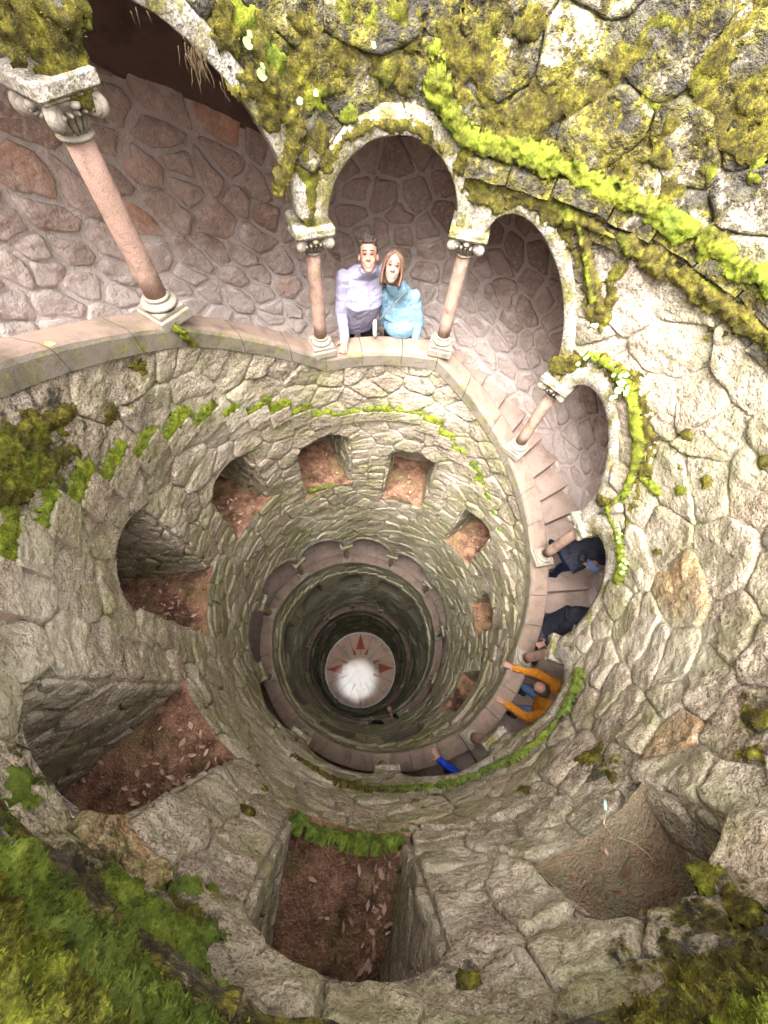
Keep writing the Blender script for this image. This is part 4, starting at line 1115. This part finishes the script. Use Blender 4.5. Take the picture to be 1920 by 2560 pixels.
def ellm(ax,ay,az): return Matrix((ax,ay,az)).transposed()
SK,TOP,BOT,SHO=0,1,2,3
def hand(pr,wr,d,n,spread=1.0,curl=.25,side=1,s=1.0):
    d=d.normalized(); n=(n-d*n.dot(d)).normalized(); sd_=d.cross(n)*side
    pr.append(('e',wr+d*.05*s,ellm(d*.052*s,sd_*.04*s,n*.016*s),SK)); pr.append(('c',wr-d*.02,wr+d*.03*s,.026*s,.024*s,SK))
    for k,(o_,L) in enumerate(((-1.5,.065),(-.5,.076),(.5,.082),(1.5,.072))):
        b=wr+d*.088*s+sd_*o_*.019*s; dd=(d+sd_*o_*.09*spread).normalized(); m=b+dd*L*.5*s-n*curl*.008*s; e_=m+dd*L*.5*s-n*curl*.03*s
        pr.append(('c',b-dd*.02*s,m,.0095*s,.0088*s,SK)); pr.append(('c',m,e_,.0088*s,.0075*s,SK))
    t0=wr+d*.03*s+sd_*.034*s; dd=(d*.65+sd_*.75).normalized(); m=t0+dd*.035*s; pr.append(('c',t0-dd*.01,m,.012*s,.0105*s,SK)); pr.append(('c',m,m+(dd*.6+d*.6).normalized()*.03*s,.010*s,.0085*s,SK))
def head_prims(pr,c,f,u):
    s_=f.cross(u).normalized(); u=s_.cross(f).normalized(); E_=lambda p,a,b,c_: pr.append(('e',c+s_*p[0]+f*p[1]+u*p[2],ellm(s_*a,f*b,u*c_),SK))
    E_((0,-.012,.03),.074,.092,.094); E_((0,.03,-.035),.060,.058,.082); E_((0,.058,-.095),.032,.026,.026); E_((.030,.062,-.03),.026,.022,.026); E_((-.030,.062,-.03),.026,.022,.026)
    E_((.077,-.01,-.01),.009,.018,.032); E_((-.077,-.01,-.01),.009,.018,.032)
    P=lambda x,y,z: c+s_*x+f*y+u*z
    pr.append(('c',P(-.032,.074,.032),P(.032,.074,.032),.012,.012,SK)); pr.append(('c',P(0,.084,.02),P(0,.106,-.022),.0085,.0135,SK))
    E_((.013,.092,-.026),.008,.010,.008); E_((-.013,.092,-.026),.008,.010,.008); E_((0,.078,-.058),.026,.014,.013)
    return P
def face(e,P,hair,smile,f,u):
    for sx in (-1,1):
        MB().ball(P(sx*.031,.0835,.0125),1,1,1,M=ellm(f.cross(u)*.0125,f*.006,u*.0042),n=12,m=8).build('eye',M['eye'],e)
        MB().tube([P(sx*.014,.090,.0205),P(sx*.032,.0905,.024),P(sx*.046,.080,.020)],[.0026,.003,.0018],6).build('eyelid',M['lid'],e)
        MB().tube([P(sx*.014,.089,.036),P(sx*.03,.090,.040),P(sx*.05,.077,.033)],[.003,.0036,.002],6).build('eyebrow',M[hair],e)
    w_=.031 if smile else .025; up=.014 if smile else .007
    MB().tube([P(-w_,.078,-.060+up),P(-w_*.5,.0885,-.0605),P(0,.0915,-.0625),P(w_*.5,.0885,-.0605),P(w_,.078,-.060+up)],[.002,.004,.0045,.004,.002],6).build('upper_lip',M['lip'],e)
    MB().tube([P(-w_*.9,.078,-.064+up),P(-w_*.45,.088,-.072),P(0,.0905,-.0745),P(w_*.45,.088,-.072),P(w_*.9,.078,-.064+up)],[.002,.0045,.005,.0045,.002],6).build('lower_lip',M['lip'],e)
    if smile: MB().tube([P(-w_*.8,.080,-.0605+up*.7),P(-w_*.4,.089,-.065),P(0,.0925,-.0675),P(w_*.4,.089,-.065),P(w_*.8,.080,-.0605+up*.7)],[.002,.005,.006,.005,.002],6).build('teeth',M['teeth'],e)
def person(label,J,mats,vox=.008,hands=True,bulk=1.0,extra=None):
    """J holds joint positions in metres"""
    V=Vector; pel,che,nek=J['pel'],J['che'],J['nek']; up=(che-pel).normalized(); side=(J['shR']-J['shL']); side=(side-up*side.dot(up)).normalized(); fw=up.cross(side)
    foot=J['anL'].lerp(J['anR'],.5); e=empty('person',(foot.x,foot.y,min(J['anL'].z,J['anR'].z)-.08)); tag(e,label,'person')
    pr=[]; b=bulk; sc=(J['shL']+J['shR'])/2; hw=max(.14,(J['shR']-J['shL']).length/2)
    fwd=lambda x: fw
    pr.append(('e',pel,ellm(side*.165*b,fw*.115*b,up*.13),BOT))
    sp=[(pel-up*.09,.180*b,.126*b),(pel.lerp(che,.25),.176*b,.124*b),(pel.lerp(che,.65),.176*b,.126*b),(che,.182*b,.130*b),(che.lerp(sc,.5),hw*.98,.118*b),(che.lerp(sc,.85),hw*.95,.098*b),(sc+up*.03,hw*.78,.078),(sc.lerp(nek,.55)+up*.035,.088,.066),(nek+up*.02,.062,.060)]
    pr.append(('l',[(c_,side,fw,rx,ry) for c_,rx,ry in sp],TOP))
    pr.append(('c',nek,J['hd'].lerp(nek,.35),.054,.05,SK))
    for s_ in 'LR':
        pr.append(('c',J['sh'+s_],J['el'+s_],.062*b,.056*b,TOP)); pr.append(('c',J['el'+s_],J['wr'+s_],.056*b,.043*b,TOP))
        kn=J['kn'+s_]; an=J['an'+s_]; hp=pel+side*(.085 if s_=='R' else -.085)-up*.03
        pr.append(('c',hp,kn,.085,.058,BOT)); pr.append(('c',kn,an,.058,.042,BOT))
        tf=J.get('toe',None) or fw; tf=V((tf.x,tf.y,0)).normalized()
        pr.append(('c',an-V((0,0,.04))-tf*.03,an-V((0,0,.045))+tf*.14,.042,.036,SHO))
        if hands and ('hd'+s_) in J: hand(pr,J['wr'+s_],J['hd'+s_][0],J['hd'+s_][1],side=J['hd'+s_][2])
    P=head_prims(pr,J['hd'],J['hf'],J['hu'])
    if extra: pr+=extra
    fuse('body',pr,vox,[M[m] for m in mats],e,5,.0045)
    return e,P,side,fw,up
Zv=Vector((0,0,1))
def facing(h,target=None,tilt=0.0):
    f=((target or CAMP)-h).normalized(); u=(Zv-f*f.dot(Zv)).normalized(); return f,u
ZL=zfl(103); ZP=zpar(103)
# man in lavender
hd=on_cyl(921,640,2.13); f,u=facing(hd); u=(u+f.cross(u)*.06).normalized()
wr=on_z(862,848,ZP+.045)
J=dict(hd=hd,hf=f,hu=u,nek=hd-Zv*.155-Vector((f.x,f.y,0))*.07,che=on_cyl(907,742,2.25),pel=pol(2.40,108.5,ZL+.93),shL=on_cyl(858,694,2.24),shR=on_cyl(962,676,2.30),
 elL=on_cyl(853,780,2.20),wrL=wr,elR=pol(2.45,98,-2.55),wrR=pol(2.5,94,-2.6),knL=pol(2.44,111,ZL+.48),knR=pol(2.44,105,ZL+.48),anL=pol(2.5,111,ZL+.09),anR=pol(2.5,105,ZL+.09))
J['hdL']=(on_z(857,884,ZP+.02)-wr,Zv,1)
hx=lambda q:q
e,P,sd_,fw,up=person('man in a lavender quarter zip sweater leaning on the parapet',J,['skin','lav','trouser','shoe'],.0065,bulk=1.05)
face(e,P,'hairm',False,f,u)
pr=[]
s_=f.cross(u).normalized()
for k in range(46):
    a=random.uniform(-1,1); b_=random.uniform(-1,1)
    x=a*.062; y=-.02+b_*.075; zz=.03+.098*math.sqrt(max(.05,1-(x/.08)**2-(y+.012)**2/.0095)) if (x/.08)**2+(y+.012)**2/.0095<1 else .06
    p0=P(x,y,zz-.004); pr.append(('c',p0,p0+(u*.03+f*random.uniform(-.006,.014)+s_*random.gauss(0,.006)),.012,.008,0))
pr+=[('e',P(0,-.03,.045),ellm(s_*.079,f*.085,u*.088),0),('e',P(.066,-.012,.04),ellm(s_*.014,f*.045,u*.045),0),('e',P(-.066,-.012,.04),ellm(s_*.014,f*.045,u*.045),0),('e',P(0,.028,.098),ellm(s_*.055,f*.05,u*.026),0)]
fuse('hair',pr,.0055,[M['hairm']],e,1)
col=[J['nek']+(u*.012)+s_*.066*math.cos(a)+f*(.056*math.sin(a)+.01)-u*.03*max(0,math.sin(a)) for a in np.linspace(-.5*PI+.0,1.5*PI,17)]
MB().tube(col,.016,8).build('collar',M['lav'],e)
# woman in blue
hd=on_cyl(983,668,2.15); f,u=facing(hd); u=(u+f.cross(u)*-.10).normalized()
J=dict(hd=hd,hf=f,hu=u,nek=hd-Zv*.15-Vector((f.x,f.y,0))*.06,che=on_cyl(1000,775,2.25),pel=pol(2.39,97.5,ZL+.90),shL=on_cyl(966,734,2.26),shR=on_cyl(1036,741,2.25),
 elL=on_cyl(960,800,2.34),wrL=pol(2.36,101,-2.62),elR=on_cyl(1046,805,2.22),wrR=on_cyl(1038,846,2.165),knL=pol(2.44,100,ZL+.46),knR=pol(2.44,95,ZL+.46),anL=pol(2.5,100,ZL+.09),anR=pol(2.5,95,ZL+.09))
che=J['che']; 
e,P,sd_,fw,up=person('woman in a loose sky blue sweatshirt with shoulder length brown hair',J,['skin2','blue','trouser','shoe'],.0065,bulk=.95,hands=False,
   extra=[('e',on_cyl(1000,815,2.22),Matrix.Diagonal((.165,.115,.13)).to_3x3(),TOP),('c',on_cyl(1026,762,2.25),on_cyl(1030,815,2.22),.07,.065,TOP)])
face(e,P,'hairw',True,f,u)
s_=f.cross(u).normalized(); pr=[('e',P(0,-.025,.042),ellm(s_*.082,f*.088,u*.092),0)]
for sx in (-1,1):
    for k in range(11):
        y=.026-.0125*k; w_=random.uniform(-.005,.005); L=random.uniform(-.150,-.115)
        pr.append(('c',P(sx*(.006+.004*k),y+.006,.118-.004*k),P(sx*.060,y-.002,.082-.002*k),.010,.012,0)); pr.append(('c',P(sx*.060,y-.002,.082-.002*k),P(sx*.084,y-.006,.01),.012,.012,0))
        pr.append(('c',P(sx*.084,y-.006,.01),P(sx*(.088+w_),y-.004,-.07),.012,.0105,0)); pr.append(('c',P(sx*(.088+w_),y-.004,-.07),P(sx*(.084+w_*2),y-.002+.004*math.sin(k*5),L),.0105,.005,0))
for sx in (-1,1):
    for k in range(5):
        q_=.006*k
        for a_,b_ in zip([(.006,.050-q_*2,.112),(.045,.066-q_*2,.075),(.074,.045-q_,.02),(.082,.034-q_,-.05)],[(.045,.066-q_*2,.075),(.074,.045-q_,.02),(.082,.034-q_,-.05),(.078,.036-q_,-.125-q_)]): pr.append(('c',P(sx*a_[0],a_[1],a_[2]),P(sx*b_[0],b_[1],b_[2]),.0095,.0085,0))
for k in range(8): x=-.07+.02*k; pr.append(('c',P(x,-.075,.04),P(x,-.08,-.125),.02,.014,0))
fuse('hair',pr,.0045,[M['hairw']],e,1)
bag=empty('crossbody_bag',on_cyl(937,822,2.10)); tag(bag,'small white crossbody pouch on a grey strap worn by the woman','bag')
MB().tube([on_cyl(1020,722,2.15),on_cyl(1004,738,2.115),on_cyl(985,760,2.10),on_cyl(962,785,2.10),on_cyl(944,803,2.10)],.011,6,flat=.35).build('strap',M['grey'],bag)
MB().tube([on_cyl(938,800,2.10),on_cyl(937,806,2.10),on_cyl(937,836,2.10),on_cyl(938,841,2.11)],[.012,.021,.023,.014],10).build('pouch',M['pouch'],bag)
# man in orange
zc1,zc2=zpar(-17),zpar(-30); fz=zfl(-23)
hd=on_z(1351,1723,-4.90); rd=Vector((math.cos(rad(-22)),math.sin(rad(-22)),0)); f=(-rd*.75-Zv*.66).normalized(); u=(Zv-f*f.dot(Zv)).normalized()
w1=on_z(1288,1670,zc1+.04); w2=on_z(1268,1762,zc2+.04)
J=dict(hd=hd,hf=f,hu=u,nek=on_z(1380,1742,-5.0),che=on_z(1376,1748,-5.17),pel=pol(2.52,-23,fz+.93),shL=on_z(1392,1712,-5.06),shR=on_z(1366,1785,-5.06),elL=on_z(1345,1684,-5.25),elR=on_z(1318,1795,-5.27),wrL=w1,wrR=w2,
 knL=pol(2.36,-19,fz+.5),knR=pol(2.36,-27,fz+.5),anL=pol(2.5,-19,fz+.09),anR=pol(2.5,-27,fz+.09),toe=-rd)
J['hdL']=(on_z(1262,1660,zc1+.02)-w1,Zv,-1); J['hdR']=(on_z(1238,1742,zc2+.02)-w2,Zv,1)
e,P,sd_,fw,up=person('balding man in an orange jacket with both hands on the parapet',J,['skin','orange','jeans','shoe'],.008,bulk=1.08)
s_=f.cross(u).normalized(); pr=[('e',P(0,-.045,.015),ellm(s_*.081,f*.071,u*.085),0)]+[('e',P(sx*.060,-.01,.035),ellm(s_*.021,f*.068,u*.052),0) for sx in (-1,1)]+[('e',P(0,.045,.085),ellm(s_*.05,f*.03,u*.03),0)]
fuse('hair',pr,.007,[M['hairs']],e,1)
MB().tube([w2.lerp(J['elR'],.04)+Vector((0,0,.0))+q for q in [s_*.034*math.cos(a)+Zv*.034*math.sin(a) for a in np.linspace(0,2*PI,13)]],.009,6).build('watch',M['black'],e)
# dark jacket on the stair below the phone holder
fz=zfl(-2); hnd=on_z(1372,1606,zpar(-7)+.25)
J=dict(hd=pol(2.62,2,fz+1.56),hf=Vector((-.6,-.7,-.4)).normalized(),hu=Vector((-.2,-.3,.9)).normalized(),nek=pol(2.56,2,fz+1.38),che=on_z(1432,1548,fz+1.18),pel=on_z(1388,1568,fz+.92),shL=on_z(1425,1562,fz+1.30),shR=on_z(1440,1528,fz+1.32),
 elL=on_z(1398,1585,fz+1.08),wrL=hnd,elR=pol(2.85,4,fz+1.1),wrR=pol(2.7,-2,fz+.95),knL=on_z(1352,1588,fz+.5),knR=pol(2.55,-1,fz+.5),anL=pol(2.5,-6,fz+.05),anR=pol(2.6,0,fz+.12),toe=Vector((-.3,-1,0)))
J['hdL']=(on_z(1352,1612,zpar(-7)+.2)-hnd,Zv,1)
person('person in a dark jacket and pale jeans coming down the stair, head hidden',J,['skin','black','pjeans','shoe'],.009,bulk=1.1)
# person with phone
fz=zfl(22); a1=on_z(1374,1352,fz+.12); a2=on_z(1386,1436,fz-.02)
ph=on_z(1477,1418,fz+1.12); w1=on_z(1455,1400,fz+1.10); w2=on_z(1492,1398,fz+1.10)
J=dict(hd=pol(2.86,20,fz+1.60),hf=Vector((-.7,-.3,-.5)).normalized(),hu=Vector((-.4,-.2,.8)).normalized(),nek=pol(2.9,20,fz+1.42),che=pol(2.80,20,fz+1.22),pel=on_z(1428,1392,fz+.92),shL=pol(2.82,15.5,fz+1.38),shR=pol(2.82,24,fz+1.38),
 elL=pol(2.85,14,fz+1.08),elR=pol(2.78,24,fz+1.08),wrL=w2,wrR=w1,knL=a2.lerp(on_z(1428,1392,fz+.92),.5)+Vector((-.03,-.03,0)),knR=a1.lerp(on_z(1428,1392,fz+.92),.5)+Vector((-.03,.0,0)),anL=a2,anR=a1,toe=Vector((-1,-.1,0)))
J['hdL']=(ph-w2,-Zv,-1); J['hdR']=(ph-w1,-Zv,1)
e,P,_,_,_=person('person in navy holding a phone, half hidden behind a column',J,['skin','black','navy','shoe'],.009,bulk=1.1)
for an in (a1,a2):
    tf=Vector((-1,-.1,0)).normalized(); MB().tube([an-Zv*.075-tf*.06,an-Zv*.075-tf*.02,an-Zv*.075+tf*.13,an-Zv*.075+tf*.18],[.03,.042,.042,.028],10,flat=.35).build('sole',M['sole'],e)
pe=empty('phone',ph); tag(pe,'phone with a lit bluish screen in the hands of the person in navy','phone')
x_=(on_z(1490,1430,ph.z)-on_z(1466,1404,ph.z)).normalized(); y_=Vector((-x_.y,x_.x,.25)).normalized(); n_=x_.cross(y_); Mx=Matrix((x_,y_,n_)).transposed().to_4x4(); Mx.translation=ph+Zv*.03
MB().box(0,0,0,.15,.072,.009,M=Mx,bev=.003).build('case',M['shoe'],pe,False); MB().box(0,0,.0065,.136,.064,.002,M=Mx).build('screen',M['glass'],pe,False)
# blue sleeve
zb=zpar(-58); fz=zfl(-54); w1=on_z(1100,1902,zb+.045)
J=dict(hd=pol(2.78,-51,fz+1.6),hf=Vector((-.5,.6,-.3)).normalized(),hu=Zv.copy(),nek=pol(2.78,-51,fz+1.42),che=pol(2.8,-51,fz+1.22),pel=pol(2.72,-52,fz+.92),shL=pol(2.72,-48,fz+1.36),shR=pol(2.68,-55.5,fz+1.34),
 elL=pol(2.85,-45,fz+1.05),wrL=pol(2.8,-47,fz+.85),elR=on_z(1150,1938,zb+.15),wrR=w1,knL=pol(2.6,-49,fz+.48),knR=pol(2.5,-55,fz+.48),anL=pol(2.68,-49,fz+.09),anR=pol(2.55,-56,fz+.09),toe=Vector((-.3,.6,0)))
J['hdR']=(on_z(1086,1880,zb+.02)-w1,Zv,-1)
person('person whose royal blue padded sleeve and hand rest on the parapet',J,['skin2','puff','pjeans','shoe'],.009)
# far below
tz=-417; zb=zpar(tz); fz=zfl(tz); hd=on_z(973,1772,zb+.42)
J=dict(hd=hd,hf=Vector((-.5,.7,-.4)).normalized(),hu=Zv.copy(),nek=pol(2.1,-59,zb+.28),che=pol(2.2,-60,zb+.1),pel=pol(2.45,-60,fz+.93),shL=pol(2.15,-54,zb+.22),shR=pol(2.12,-66,zb+.22),elL=pol(2.0,-53,zb+.1),elR=pol(2.0,-68,zb+.1),wrL=pol(1.98,-57,zb+.04),wrR=on_z(932,1805,zb+.04),
 knL=pol(2.5,-57,fz+.48),knR=pol(2.5,-63,fz+.48),anL=pol(2.6,-57,fz+.09),anR=pol(2.6,-63,fz+.09),toe=Vector((-.5,.8,0)))
J['hdR']=(Vector((-.5,.8,0)),Zv,1)
person('tiny figure in black leaning over the parapet far down the well',J,['skin2','trouser','trouser','shoe'],.012,hands=True)
